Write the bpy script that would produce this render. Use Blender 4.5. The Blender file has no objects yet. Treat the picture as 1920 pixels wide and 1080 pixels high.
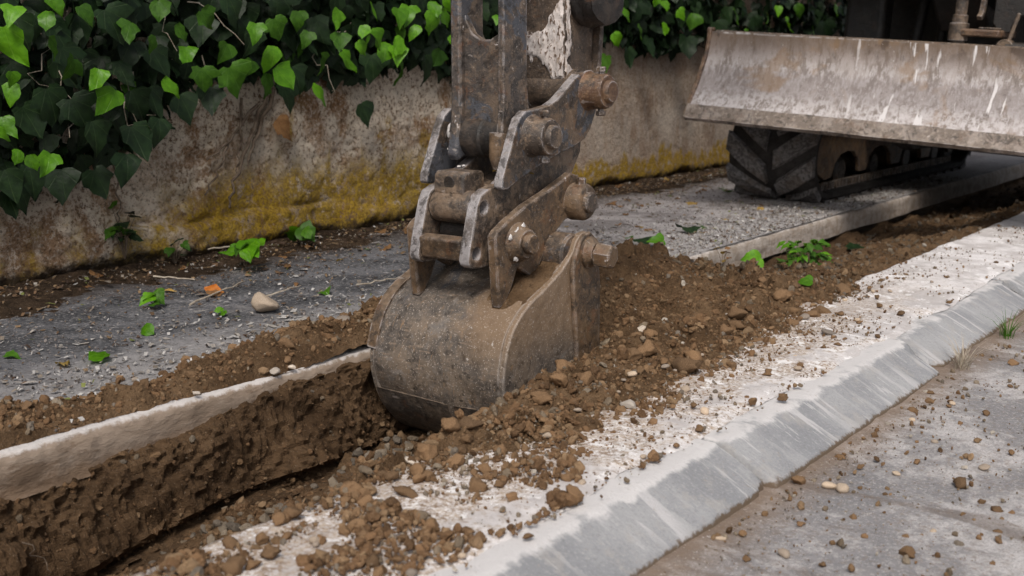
import bpy, bmesh, math, random
import numpy as np
from mathutils import Vector, Matrix, Euler
random.seed(7); RNG = np.random.default_rng(11)
scene = bpy.context.scene
COL = scene.collection

# ------------------------------------------------------------------ camera, sky, sun, exposure
cam_d = bpy.data.cameras.new("camera"); cam = bpy.data.objects.new("camera", cam_d); COL.objects.link(cam)
YAW, PITCH = math.radians(36.8333), math.radians(11.2348)
fh = Vector((-math.sin(YAW), math.cos(YAW), 0)); R_ = Vector((math.cos(YAW), math.sin(YAW), 0))
F_ = fh * math.cos(PITCH) + Vector((0, 0, -math.sin(PITCH))); U_ = R_.cross(F_)
M = Matrix((R_, U_, -F_)).transposed().to_4x4(); M.translation = Vector((0, 0, 0.75))
cam.matrix_world = M
cam_d.sensor_width = 36; cam_d.lens = 36 * 2200 / 1920; cam_d.clip_start = 0.05; cam_d.clip_end = 500
cam_d.dof.use_dof = True; cam_d.dof.focus_distance = 3.0; cam_d.dof.aperture_fstop = 5.0
scene.camera = cam
SUN_EL, SUN_AZ = math.radians(50), math.radians(148)      # azimuth measured clockwise from +Y, where the light comes from
world = bpy.data.worlds.new("World"); scene.world = world; world.use_nodes = True
wn = world.node_tree; bg = wn.nodes["Background"]
sky = wn.nodes.new("ShaderNodeTexSky"); sky.sky_type = 'NISHITA'; sky.sun_disc = False
sky.sun_elevation = SUN_EL; sky.sun_rotation = SUN_AZ; sky.dust_density = 4.0; sky.air_density = 1.0; sky.ozone_density = 1.0
hs = wn.nodes.new("ShaderNodeHueSaturation"); hs.inputs["Saturation"].default_value = 0.42      # overcast: a greyer sky
wn.links.new(sky.outputs[0], hs.inputs["Color"]); wn.links.new(hs.outputs[0], bg.inputs[0]); bg.inputs[1].default_value = 0.09
sun_d = bpy.data.lights.new("sun", 'SUN'); sun = bpy.data.objects.new("sun", sun_d); COL.objects.link(sun)
sun_d.energy = 1.5; sun_d.angle = math.radians(14); sun_d.color = (1.0, 0.93, 0.84)
sd = Vector((math.sin(SUN_AZ) * math.cos(SUN_EL), math.cos(SUN_AZ) * math.cos(SUN_EL), math.sin(SUN_EL)))
sun.rotation_euler = sd.to_track_quat('Z', 'Y').to_euler(); sun.location = (0, -2, 6)
vs = scene.view_settings; vs.view_transform = 'Standard'; vs.look = 'None'; vs.gamma = 1.0; vs.use_curve_mapping = False
vs.exposure = 0.43

# ------------------------------------------------------------------ numeric noise
def _h(ix, iy, iz):
    n = (ix.astype(np.int64) * 374761393 + iy.astype(np.int64) * 668265263 + iz.astype(np.int64) * 2147483647 + 1274126177) & 0xFFFFFFFF
    n = ((n ^ (n >> 13)) * 1274126177) & 0xFFFFFFFF
    n = ((n ^ (n >> 16)) * 2246822519) & 0xFFFFFFFF
    return ((n ^ (n >> 15)) & 0xFFFFFF) / float(0xFFFFFF)
def vnoise(x, y, z=0.0):
    x, y, z = np.broadcast_arrays(np.asarray(x, float), np.asarray(y, float), np.asarray(z, float))
    x0, y0, z0 = np.floor(x), np.floor(y), np.floor(z)
    fx, fy, fz = x - x0, y - y0, z - z0
    fx, fy, fz = [t * t * (3 - 2 * t) for t in (fx, fy, fz)]
    r = 0
    for a in (0, 1):
        for b in (0, 1):
            for c in (0, 1):
                w = (fx if a else 1 - fx) * (fy if b else 1 - fy) * (fz if c else 1 - fz)
                r = r + w * _h(x0 + a, y0 + b, z0 + c)
    return r * 2 - 1
def fbm(x, y, z=0.0, o=4, g=0.5):
    x, y, z = np.asarray(x, float), np.asarray(y, float), np.asarray(z, float)
    s, a = 0, 1.0
    for k in range(o):
        s = s + a * vnoise(x + 17.3 * k, y - 9.1 * k, z + 5.7 * k); x, y, z = x * 2.03, y * 2.03, z * 2.03; a *= g
    return s
def sstep(a, b, t):
    t = np.clip((np.asarray(t, float) - a) / (b - a), 0, 1); return t * t * (3 - 2 * t)
def interp(t, pts):
    p = np.array(pts, float); return np.interp(t, p[:, 0], p[:, 1])

def clods(x, y, sc, seed, lo=.15, hi=.62):
    x, y = np.broadcast_arrays(np.asarray(x, float) * sc, np.asarray(y, float) * sc); ix, iy = np.floor(x), np.floor(y); h = np.zeros(x.shape)
    for a in (-1, 0, 1):
        for b in (-1, 0, 1):
            cx, cy = ix + a, iy + b; z = np.full(x.shape, float(seed)); r = lo + (hi - lo) * _h(cx, cy, z) ** 2
            dx, dy = x - cx - _h(cx, cy, z + 1), y - cy - _h(cx, cy, z + 2); th = _h(cx, cy, z + 3) * 6.28; u = dx * np.cos(th) + dy * np.sin(th); v = (dy * np.cos(th) - dx * np.sin(th)) * 1.35
            d = np.maximum(np.hypot(u, v), .82 * (np.abs(u) + np.abs(v)) * .85)
            h = np.maximum(h, np.minimum(np.sqrt(np.clip(r * r - d * d, 0, None)), r * (.55 + .4 * _h(cx, cy, z + 4))))
    return h / sc
# ------------------------------------------------------------------ materials
class NT:
    def __init__(s, name):
        s.m = bpy.data.materials.new(name); s.m.use_nodes = True; s.t = s.m.node_tree
        s.p = s.t.nodes["Principled BSDF"]; s.out = s.t.nodes["Material Output"]; s._pos = None
    def n(s, typ, **k):
        nd = s.t.nodes.new(typ)
        for a, v in k.items(): setattr(nd, a, v)
        return nd
    def put(s, sock, v):
        if isinstance(v, bpy.types.NodeSocket): s.t.links.new(v, sock)
        else:
            if isinstance(v, (tuple, list)) and len(v) == 3 and sock.type == 'RGBA': v = (*v, 1)
            sock.default_value = v
    @property
    def pos(s):
        if s._pos is None: s._pos = s.n("ShaderNodeNewGeometry").outputs["Position"]
        return s._pos
    def obj(s): return s.n("ShaderNodeTexCoord").outputs["Object"]
    def vmul(s, v, k):
        nd = s.n("ShaderNodeVectorMath", operation='MULTIPLY'); s.put(nd.inputs[0], v); nd.inputs[1].default_value = k; return nd.outputs[0]
    def noise(s, scale, detail=4, rough=.55, vec=None, dist=0.0):
        nd = s.n("ShaderNodeTexNoise"); s.put(nd.inputs["Vector"], s.pos if vec is None else vec)
        nd.inputs["Scale"].default_value = scale; nd.inputs["Detail"].default_value = detail
        nd.inputs["Roughness"].default_value = rough; nd.inputs["Distortion"].default_value = dist
        return nd.outputs["Fac"]
    def voro(s, scale, vec=None, feature='F1', out="Distance"):
        nd = s.n("ShaderNodeTexVoronoi", feature=feature); s.put(nd.inputs["Vector"], s.pos if vec is None else vec)
        nd.inputs["Scale"].default_value = scale; return nd.outputs[out]
    def math(s, op, a, b=0.0, c=0.0, clamp=False):
        nd = s.n("ShaderNodeMath", operation=op, use_clamp=clamp); s.put(nd.inputs[0], a); s.put(nd.inputs[1], b); s.put(nd.inputs[2], c); return nd.outputs[0]
    def rng(s, v, a, b, c=0.0, d=1.0):
        nd = s.n("ShaderNodeMapRange", interpolation_type='SMOOTHSTEP'); s.put(nd.inputs[0], v)
        for i, q in enumerate((a, b, c, d)): nd.inputs[i + 1].default_value = q
        return nd.outputs[0]
    def mix(s, f, a, b, mode='MIX'):
        nd = s.n("ShaderNodeMix", data_type='RGBA', blend_type=mode); s.put(nd.inputs[0], f); s.put(nd.inputs[6], a); s.put(nd.inputs[7], b); return nd.outputs[2]
    def sep(s, v=None):
        nd = s.n("ShaderNodeSeparateXYZ"); s.put(nd.inputs[0], s.pos if v is None else v); return nd.outputs
    def attr(s, name, out="Color"):
        nd = s.n("ShaderNodeAttribute"); nd.attribute_name = name; return nd.outputs[out]
    def bump(s, h, strength=.5, dist=.01, normal=None):
        nd = s.n("ShaderNodeBump"); s.put(nd.inputs["Height"], h); nd.inputs["Strength"].default_value = strength; nd.inputs["Distance"].default_value = dist
        if normal is not None: s.put(nd.inputs["Normal"], normal)
        return nd.outputs[0]
    def band(s, v, a, b, c, d):
        return s.math('MULTIPLY', s.rng(v, a, b), s.rng(v, c, d, 1.0, 0.0))
    def edge(s, r=.006):
        bv = s.n("ShaderNodeBevel", samples=3); bv.inputs[0].default_value = r
        g = s.n("ShaderNodeNewGeometry"); d = s.n("ShaderNodeVectorMath", operation='DOT_PRODUCT')
        s.put(d.inputs[0], bv.outputs[0]); s.put(d.inputs[1], g.outputs["Normal"])
        return s.rng(d.outputs["Value"], .995, .86)
    def end(s, col, rough=.8, normal=None, spec=.3, metal=0.0):
        s.put(s.p.inputs["Base Color"], col); s.put(s.p.inputs["Roughness"], rough); s.put(s.p.inputs["Metallic"], metal)
        s.p.inputs["Specular IOR Level"].default_value = spec
        if normal is not None: s.put(s.p.inputs["Normal"], normal)
        return s.m
MT = {}
def steel(name, base=(.055, .042, .034), mud=(.150, .100, .064), mudlo=.46, mudhi=.60, paint=.0, white=.0, edgew=.95, rust=.4, grease=0.0, dust=.55):
    t = NT(name); dark = base[0] < .03
    n1 = t.noise(11, 8, .70, None, .4); n2 = t.noise(52, 6, .72); n3 = t.noise(230, 3, .65); n4 = t.noise(6, 6, .68, None, 1.0); wv = t.noise(24, 8, .75, None, .5)
    c = t.mix(t.rng(n1, mudlo, mudhi), base, mud)
    c = t.mix(t.math('MULTIPLY', t.rng(n2, .50, .66), .65), c, tuple(v * 1.5 for v in mud))
    if rust: c = t.mix(t.math('MULTIPLY', t.rng(t.noise(17, 7, .75), .54, .64), rust), c, (.16, .066, .025))
    if paint: c = t.mix(t.math('MULTIPLY', t.rng(n4, .56 - .1 * paint, .60 - .1 * paint), .85), c, (.070, .078, .096))
    c = t.mix(t.math('MULTIPLY', t.rng(wv, .48, .41), .72), c, (.022, .017, .014))
    if grease: c = t.mix(t.math('MULTIPLY', t.rng(t.noise(6, 4, .6), .62 - .3 * grease, .5 - .1 * grease), .9), c, (.012, .010, .009))
    nz = t.sep(t.n("ShaderNodeNewGeometry").outputs["Normal"])[2]
    c = t.mix(t.math('MULTIPLY', t.math('MULTIPLY', t.rng(nz, .3, .95), t.rng(n2, .35, .6)), dust), c, (.25, .18, .125))
    if not dark:
        e = t.edge(.007); ew = t.math('MULTIPLY', t.math('MULTIPLY', e, t.rng(wv, .47, .55)), edgew, clamp=True); c = t.mix(ew, c, (.46, .43, .43))
        c = t.mix(t.math('MULTIPLY', t.rng(n3, .63, .68), .6), c, (.36, .30, .255))
        c = t.mix(t.math('MULTIPLY', t.rng(t.noise(70, 3, .6, t.vmul(t.pos, (.3, 1.3, .6)), .3), .66, .69), .55), c, (.38, .33, .30))
    if white: c = t.mix(t.rng(t.noise(26, 8, .75), .70 - .16 * white, .72 - .16 * white), c, (.60, .56, .545))
    b = t.bump(t.math('ADD', t.math('MULTIPLY', n2, .6), t.math('MULTIPLY', n3, .4)), .7, .006)
    b = t.bump(wv, .5, .006, b)
    return t.end(c, t.rng(n2, .3, .7, .32, .74), b, .6)
MT['steel'] = steel('dirty_steel', base=(.065, .049, .039), mud=(.185, .130, .088))
MT['heel'] = steel('scuffed_heel_steel', base=(.05, .042, .037), mud=(.11, .085, .065), edgew=0)
MT['edge_worn'] = steel('worn_pale_edge', base=(.15, .13, .12), mud=(.33, .31, .315), mudlo=.40, mudhi=.52, rust=.25, dust=.2, white=.25)
MT['edge_bar'] = steel('plastered_edge_bar', base=(.17, .135, .11), mud=(.30, .255, .225), white=.3, rust=.3)
MT['steel_paint'] = steel('chipped_blue_grey_steel', base=(.065, .050, .040), paint=.35, white=.05)
MT['steel_link'] = steel('scraped_link_steel', base=(.065, .055, .05), mud=(.145, .105, .076), paint=.25, white=.35, rust=.5)
MT['steel_mud'] = steel('muddy_steel', base=(.075, .050, .032), mud=(.155, .098, .055), mudlo=.42, mudhi=.6, white=.12, rust=.5)
MT['steel_dark'] = steel('greasy_dark_steel', base=(.022, .018, .016), mud=(.05, .036, .027), grease=.5, white=.0, dust=.25, edgew=.3)
MT['steel_splat'] = steel('plaster_splashed_steel', base=(.07, .050, .037), mud=(.13, .09, .062), white=.45)
MT['machine_dark'] = steel('dark_machine_steel', base=(.012, .011, .011), mud=(.022, .019, .017), dust=.1, edgew=.25, rust=.1)  # near-black base carries some of the shade under the machine house
MT['steel_rust'] = steel('rusty_steel', base=(.10, .052, .028), mud=(.17, .10, .055), rust=.8, dust=.3)
def m_bucket():
    t = NT('bucket_steel')
    n1 = t.noise(7, 8, .7, None, .4); n2 = t.noise(45, 8, .76); n3 = t.noise(210, 3, .65); xyz = t.sep()
    c = t.mix(t.rng(n1, .40, .62), (.098, .083, .072), (.180, .140, .106))
    c = t.mix(t.math('MULTIPLY', t.rng(n2, .5, .72), .75), c, (.205, .145, .098))
    c = t.mix(t.math('MULTIPLY', t.rng(n2, .50, .36), .8), c, (.030, .024, .020)); c = t.mix(t.math('MULTIPLY', t.rng(t.noise(16, 7, .75, None, .6), .54, .62), .55), c, (.22, .20, .185))
    # bare worn blue-grey metal on the upper shell
    bl = t.math('MULTIPLY', t.rng(t.noise(7, 4, .6, None, .8), .50, .58), t.rng(xyz[2], .08, .17)); c = t.mix(t.math('MULTIPLY', bl, .85), c, (.060, .064, .076))
    # fine scraped hatching
    s1 = t.noise(90, 3, .6, t.vmul(t.pos, (.3, 1.0, 1.6))); c = t.mix(t.math('MULTIPLY', t.rng(s1, .58, .70), .65), c, (.27, .20, .145))
    s2 = t.noise(70, 3, .6, t.vmul(t.pos, (1.6, .5, .35)), .4); c = t.mix(t.math('MULTIPLY', t.rng(s2, .64, .70), .65), c, (.28, .175, .095))
    # dry clay caked on the right half of the top
    ck = t.math('MULTIPLY', t.rng(t.math('ADD', xyz[0], t.math('MULTIPLY', n1, .25)), -1.66, -1.57), t.rng(xyz[2], .0, .12)); c = t.mix(t.math('MULTIPLY', ck, .8), c, (.235, .155, .092))
    c = t.mix(t.math('MULTIPLY', t.rng(n3, .59, .65), .8), c, (.42, .36, .31))
    c = t.mix(t.math('MULTIPLY', t.rng(t.noise(40, 6, .78), .64, .67), .8), c, (.50, .46, .43))
    e = t.edge(.007); c = t.mix(t.math('MULTIPLY', t.math('MULTIPLY', e, t.rng(n2, .35, .5)), .9), c, (.40, .36, .33))
    b = t.bump(t.math('ADD', t.math('MULTIPLY', n2, .6), t.math('MULTIPLY', n3, .3)), .55, .006)
    b = t.bump(t.noise(11, 3, .5), .5, .02, b)
    return t.end(c, t.math('SUBTRACT', t.rng(n2, .3, .7, .40, .75), t.math('MULTIPLY', bl, .12)), b, .6)
MT['bucket'] = m_bucket()
def m_blade():
    t = NT('plaster_streaked_blade'); xyz = t.sep()
    st = t.noise(14, 6, .68, t.vmul(t.pos, (1.3, 1, .35))); st2 = t.noise(44, 5, .7, t.vmul(t.pos, (1.6, 1, .35))); n1 = t.noise(4, 5, .6, None, .6); n3 = t.noise(120, 3, .6)
    c = t.mix(t.rng(st, .40, .60), (.235, .20, .18), (.43, .385, .37))
    c = t.mix(t.math('MULTIPLY', t.rng(st2, .49, .58), .85), c, (.58, .545, .55))
    hz = t.math('ADD', xyz[2], t.math('MULTIPLY', t.math('ADD', xyz[0], 2.6), .052))        # height across the tilted blade
    c = t.mix(t.math('MULTIPLY', t.rng(t.math('ADD', hz, t.math('MULTIPLY', st2, .25)), .80, .98), .85), c, (.15, .10, .065))
    c = t.mix(t.math('MULTIPLY', t.band(t.math('ADD', hz, t.math('MULTIPLY', st, .1)), .56, .64, .70, .76), .6), c, (.235, .205, .20))
    c = t.mix(t.math('MULTIPLY', t.rng(n1, .56, .66), .55), c, (.26, .165, .09))
    lo = t.math('MULTIPLY', t.rng(t.math('ADD', hz, t.math('MULTIPLY', st2, .3)), .78, .60), t.rng(t.noise(36, 6, .75), .46, .58)); c = t.mix(lo, c, (.60, .565, .57))
    drip = t.rng(t.noise(30, 3, .5, t.vmul(t.pos, (1.0, .2, .12)), .1), .61, .65); c = t.mix(t.math('MULTIPLY', drip, t.rng(t.math('ADD', xyz[0], t.math('MULTIPLY', n1, .5)), -1.95, -1.6)), c, (.68, .65, .65)); rimw = t.math('MULTIPLY', t.rng(hz, .843, .857), t.rng(t.noise(20, 6, .75), .44, .54)); c = t.mix(rimw, c, (.66, .63, .62)); c = t.mix(t.math('MULTIPLY', t.math('MULTIPLY', t.rng(hz, .74, .86), t.rng(t.noise(5, 4, .6), .56, .62)), .8), c, (.07, .05, .04))
    c = t.mix(t.rng(t.noise(52, 4, .7), .68, .71), c, (.66, .63, .62))
    c = t.mix(t.math('MULTIPLY', t.rng(st2, .40, .30), .75), c, (.10, .08, .07))
    b = t.bump(t.math('ADD', st2, t.math('MULTIPLY', n3, .4)), .5, .008)
    return t.end(c, .85, b, .25)
MT['blade'] = m_blade()
def m_slab():
    t = NT('white_dusty_concrete')
    n1 = t.noise(5, 6, .62, None, .6); n2 = t.noise(48, 6, .72); n3 = t.noise(210, 3, .65); v = t.voro(130)
    xyz = t.sep()
    c = t.mix(t.rng(n1, .36, .62), (.52, .485, .475), (.82, .79, .79))
    c = t.mix(t.math('MULTIPLY', t.rng(n2, .52, .70), .55), c, (.40, .35, .32))
    prox = t.math('MULTIPLY', t.rng(xyz[0], -1.04, -1.30), .26); dirt = t.math('MULTIPLY', t.rng(t.math('ADD', t.math('ADD', n1, prox), t.math('MULTIPLY', n2, .6)), .78, .94), t.rng(xyz[1], 4.4, 3.0)); dg = t.noise(120, 5, .8); c = t.mix(t.math('MULTIPLY', dirt, t.rng(dg, .38, .58)), c, t.mix(t.rng(t.noise(45, 5, .75), .42, .58), (.25, .17, .11), (.46, .37, .29)))
    c = t.mix(t.math('MULTIPLY', t.rng(n3, .60, .70), .6), c, (.30, .24, .195))
    c = t.mix(t.math('MULTIPLY', t.rng(t.noise(26, 4, .7, t.vmul(t.pos, (1, .45, 1))), .64, .70), .6), c, (.25, .19, .15))
    c = t.mix(t.math('MULTIPLY', t.rng(t.noise(17, 5, .7), .56, .62), .8), c, (.88, .86, .86))
    b = t.bump(t.math('ADD', n2, t.math('MULTIPLY', n3, .5)), .6, .006)
    return t.end(c, .95, b, .15)
MT['slab'] = m_slab()
def m_kerb():
    t = NT('streaked_kerb_concrete')
    xyz = t.sep(); n1 = t.noise(4, 5, .6); n2 = t.noise(60, 5, .65)
    st = t.noise(22, 4, .6, t.vmul(t.pos, (.14, 1.0, .14)), .15); st2 = t.noise(60, 3, .6, t.vmul(t.pos, (.16, 1.0, .16)), .1)
    gr = t.noise(150, 5, .8); c = t.mix(t.rng(n1, .35, .65), (.28, .285, .30), (.40, .40, .41)); c = t.mix(t.math('MULTIPLY', t.rng(gr, .54, .62), .45), c, (.50, .48, .47)); c = t.mix(t.math('MULTIPLY', t.rng(gr, .45, .38), .45), c, (.22, .21, .21)); c = t.mix(t.math('MULTIPLY', t.rng(t.noise(11, 6, .75), .54, .64), .5), c, (.42, .395, .375))
    big = t.rng(t.noise(3.2, 3, .5), .46, .58)
    c = t.mix(t.math('MULTIPLY', t.rng(st, .55, .60), t.math('ADD', .22, t.math('MULTIPLY', big, .70))), c, (.56, .545, .55))
    c = t.mix(t.math('MULTIPLY', t.rng(st2, .64, .68), .55), c, (.62, .605, .605))
    top = t.rng(t.math('ADD', xyz[2], t.math('MULTIPLY', t.math('SUBTRACT', t.noise(14, 5, .7), .5), .030)), -.013, -.006); c = t.mix(t.math('MULTIPLY', top, .88), c, (.70, .675, .67))
    c = t.mix(t.math('MULTIPLY', t.rng(n2, .62, .72), .5), c, (.36, .31, .27))
    c = t.mix(t.rng(t.math('ADD', xyz[2], t.math('MULTIPLY', t.math('SUBTRACT', n2, .5), .03)), -.063, -.070), c, (.17, .125, .09))
    b = t.bump(t.math('ADD', gr, n2), .6, .005)
    return t.end(c, .9, b, .18)
MT['kerb'] = m_kerb()
def m_road():
    t = NT('dusty_road')
    n1 = t.noise(2.6, 6, .65, None, .8); n2 = t.noise(30, 6, .72); n3 = t.noise(190, 4, .7); xyz = t.sep()
    c = t.mix(t.rng(n1, .30, .72), (.25, .245, .255), (.38, .36, .36))
    wt = t.math('MULTIPLY', t.rng(t.math('ADD', n1, t.math('MULTIPLY', n2, .55)), .74, .90), t.rng(n3, .35, .55)); c = t.mix(t.math('MULTIPLY', wt, .9), c, (.66, .63, .625))
    c = t.mix(t.math('MULTIPLY', t.rng(t.noise(70, 6, .8), .52, .60), .5), c, (.28, .22, .175)); c = t.mix(t.math('MULTIPLY', t.rng(t.noise(130, 5, .8), .52, .62), .6), c, (.60, .57, .56))
    near = t.rng(t.math('ADD', xyz[0], t.math('MULTIPLY', n2, .12)), -.70, -.84); c = t.mix(t.math('MULTIPLY', near, .7), c, (.25, .165, .10))
    c = t.mix(t.math('MULTIPLY', t.rng(n3, .58, .68), .7), c, (.15, .125, .11))
    c = t.mix(t.math('MULTIPLY', t.rng(t.noise(110, 4, .7), .62, .67), .8), c, (.66, .62, .60))
    crk = t.math('MULTIPLY', t.rng(t.noise(3, 3, .5, t.vmul(t.pos, (.6, 2.6, 1)), .6), .60, .66), .5); c = t.mix(crk, c, (.17, .13, .105))
    b = t.bump(t.math('ADD', n2, t.math('MULTIPLY', n3, .8)), .8, .008)
    return t.end(c, .95, b, .15)
MT['road'] = m_road()
def m_pave():
    t = NT('worn_grey_pavement')
    n1 = t.noise(3.4, 6, .65, None, .7); n2 = t.noise(34, 6, .72); n3 = t.noise(170, 4, .7); xyz = t.sep()
    c = t.mix(t.rng(n1, .40, .60), (.055, .057, .064), (.15, .15, .162)); c = t.mix(t.math('MULTIPLY', t.rng(t.noise(85, 6, .8), .52, .60), .6), c, (.30, .29, .29)); c = t.mix(t.math('MULTIPLY', t.rng(t.noise(85, 6, .8), .46, .40), .6), c, (.03, .028, .028))
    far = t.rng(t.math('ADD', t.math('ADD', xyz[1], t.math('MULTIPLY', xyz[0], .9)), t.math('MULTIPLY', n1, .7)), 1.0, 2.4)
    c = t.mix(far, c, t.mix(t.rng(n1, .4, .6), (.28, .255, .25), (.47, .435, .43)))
    edge = t.rng(t.math('ADD', xyz[0], t.math('MULTIPLY', n1, .45)), -2.42, -2.12); c = t.mix(t.math('MULTIPLY', edge, .65), c, (.40, .38, .375))
    hum = t.rng(t.math('ADD', xyz[0], t.math('MULTIPLY', n2, .5)), -2.86, -3.12); c = t.mix(t.math('MULTIPLY', hum, .85), c, (.055, .042, .034))
    c = t.mix(t.math('MULTIPLY', t.rng(n2, .52, .66), .6), c, (.085, .075, .07))
    c = t.mix(t.math('MULTIPLY', t.rng(t.noise(70, 4, .7, t.vmul(t.pos, (1, .5, 1))), .60, .67), .75), c, (.50, .475, .465))
    c = t.mix(t.math('MULTIPLY', t.rng(n3, .60, .70), .6), c, (.055, .045, .04))
    rim = t.rng(t.math('ADD', xyz[0], t.math('MULTIPLY', t.noise(60, 5, .75), .03)), -2.084, -2.076); c = t.mix(t.math('MULTIPLY', rim, .9), c, (.66, .62, .60)); side = t.rng(xyz[2], -.004, -.012); sf = t.mix(t.rng(t.noise(16, 5, .65, t.vmul(t.pos, (1, .5, 1.5))), .36, .64), (.44, .38, .33), (.60, .55, .51))
    
    c = t.mix(side, c, sf)
    b = t.bump(t.math('ADD', n2, t.math('MULTIPLY', n3, .7)), .8, .008)
    return t.end(c, .92, b, .2)
MT['pave'] = m_pave()
def m_cut():
    t = NT('cut_concrete_edge'); xyz = t.sep()
    n1 = t.noise(8, 5, .6, t.vmul(t.pos, (1, .5, 2))); n2 = t.noise(70, 5, .7, t.vmul(t.pos, (1, .45, 1.2)))
    c = t.mix(t.rng(n1, .35, .65), (.25, .19, .143), (.36, .285, .225))
    c = t.mix(t.math('MULTIPLY', t.rng(n2, .55, .66), .5), c, (.41, .34, .285))
    top = t.rng(t.math('ADD', xyz[2], t.math('MULTIPLY', t.math('SUBTRACT', t.noise(50, 5, .7), .5), .03)), -.013, -.004); c = t.mix(top, c, (.58, .54, .52))
    c = t.mix(t.math('MULTIPLY', t.rng(t.math('ADD', xyz[2], t.math('MULTIPLY', t.noise(24, 5, .7), .06)), -.025, -.055), .7), c, (.22, .145, .092))
    c = t.mix(t.math('MULTIPLY', t.rng(t.noise(9, 6, .75, t.vmul(t.pos, (1, .6, 2))), .52, .62), .7), c, (.15, .10, .066)); c = t.mix(t.math('MULTIPLY', t.rng(xyz[1], 3.6, 4.0), .6), c, t.mix(t.rng(t.noise(20, 6, .75), .42, .58), (.40, .34, .29), (.60, .55, .51)))
    b = t.bump(n2, .6, .008)
    return t.end(c, .9, b, .2)
MT['cut'] = m_cut()
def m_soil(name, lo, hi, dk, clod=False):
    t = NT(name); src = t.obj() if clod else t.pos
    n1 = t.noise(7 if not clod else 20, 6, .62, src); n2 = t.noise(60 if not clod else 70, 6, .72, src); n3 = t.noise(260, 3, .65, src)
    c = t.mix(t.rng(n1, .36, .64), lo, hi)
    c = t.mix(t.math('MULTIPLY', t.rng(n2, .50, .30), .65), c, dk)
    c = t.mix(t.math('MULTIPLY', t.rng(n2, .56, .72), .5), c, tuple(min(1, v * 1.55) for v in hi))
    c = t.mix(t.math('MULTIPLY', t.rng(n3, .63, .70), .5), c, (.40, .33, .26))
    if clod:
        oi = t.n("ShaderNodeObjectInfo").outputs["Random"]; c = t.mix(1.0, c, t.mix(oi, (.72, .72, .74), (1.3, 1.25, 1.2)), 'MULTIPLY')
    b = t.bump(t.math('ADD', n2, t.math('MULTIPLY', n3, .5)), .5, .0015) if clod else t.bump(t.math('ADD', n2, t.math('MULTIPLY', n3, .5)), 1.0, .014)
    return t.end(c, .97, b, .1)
MT['soil'] = m_soil('brown_soil', (.112, .068, .037), (.20, .127, .072), (.045, .028, .017))
MT['soil_dark'] = m_soil('dark_trench_soil', (.078, .047, .026), (.150, .093, .052), (.030, .019, .012))  # the brown soil again in a darker tone, for the trench side
MT['clod'] = m_soil('soil_clod', (.14, .085, .046), (.24, .155, .090), (.075, .046, .026), True)
MT['stone'] = m_soil('grey_pebble', (.22, .185, .155), (.34, .295, .25), (.13, .105, .085), True)
MT['palestone'] = m_soil('pale_stone', (.50, .44, .37), (.64, .58, .51), (.36, .29, .22), True)
MT['river'] = m_soil('tan_river_stone', (.40, .32, .24), (.54, .45, .36), (.28, .21, .15), True)
def m_frag():
    t = NT('loose_fragments'); a = t.attr('tint'); n2 = t.noise(90, 5, .7); n3 = t.noise(300, 3, .6)
    c = t.mix(t.math('MULTIPLY', t.rng(n2, .5, .3), .55), a, t.mix(.5, a, (.02, .013, .008)))
    c = t.mix(t.math('MULTIPLY', t.rng(n3, .60, .70), .35), c, (.40, .32, .25))
    return t.end(c, .95, t.bump(t.math('ADD', n2, t.math('MULTIPLY', n3, .5)), .8, .008), .12)
MT['frag'] = m_frag()
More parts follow.
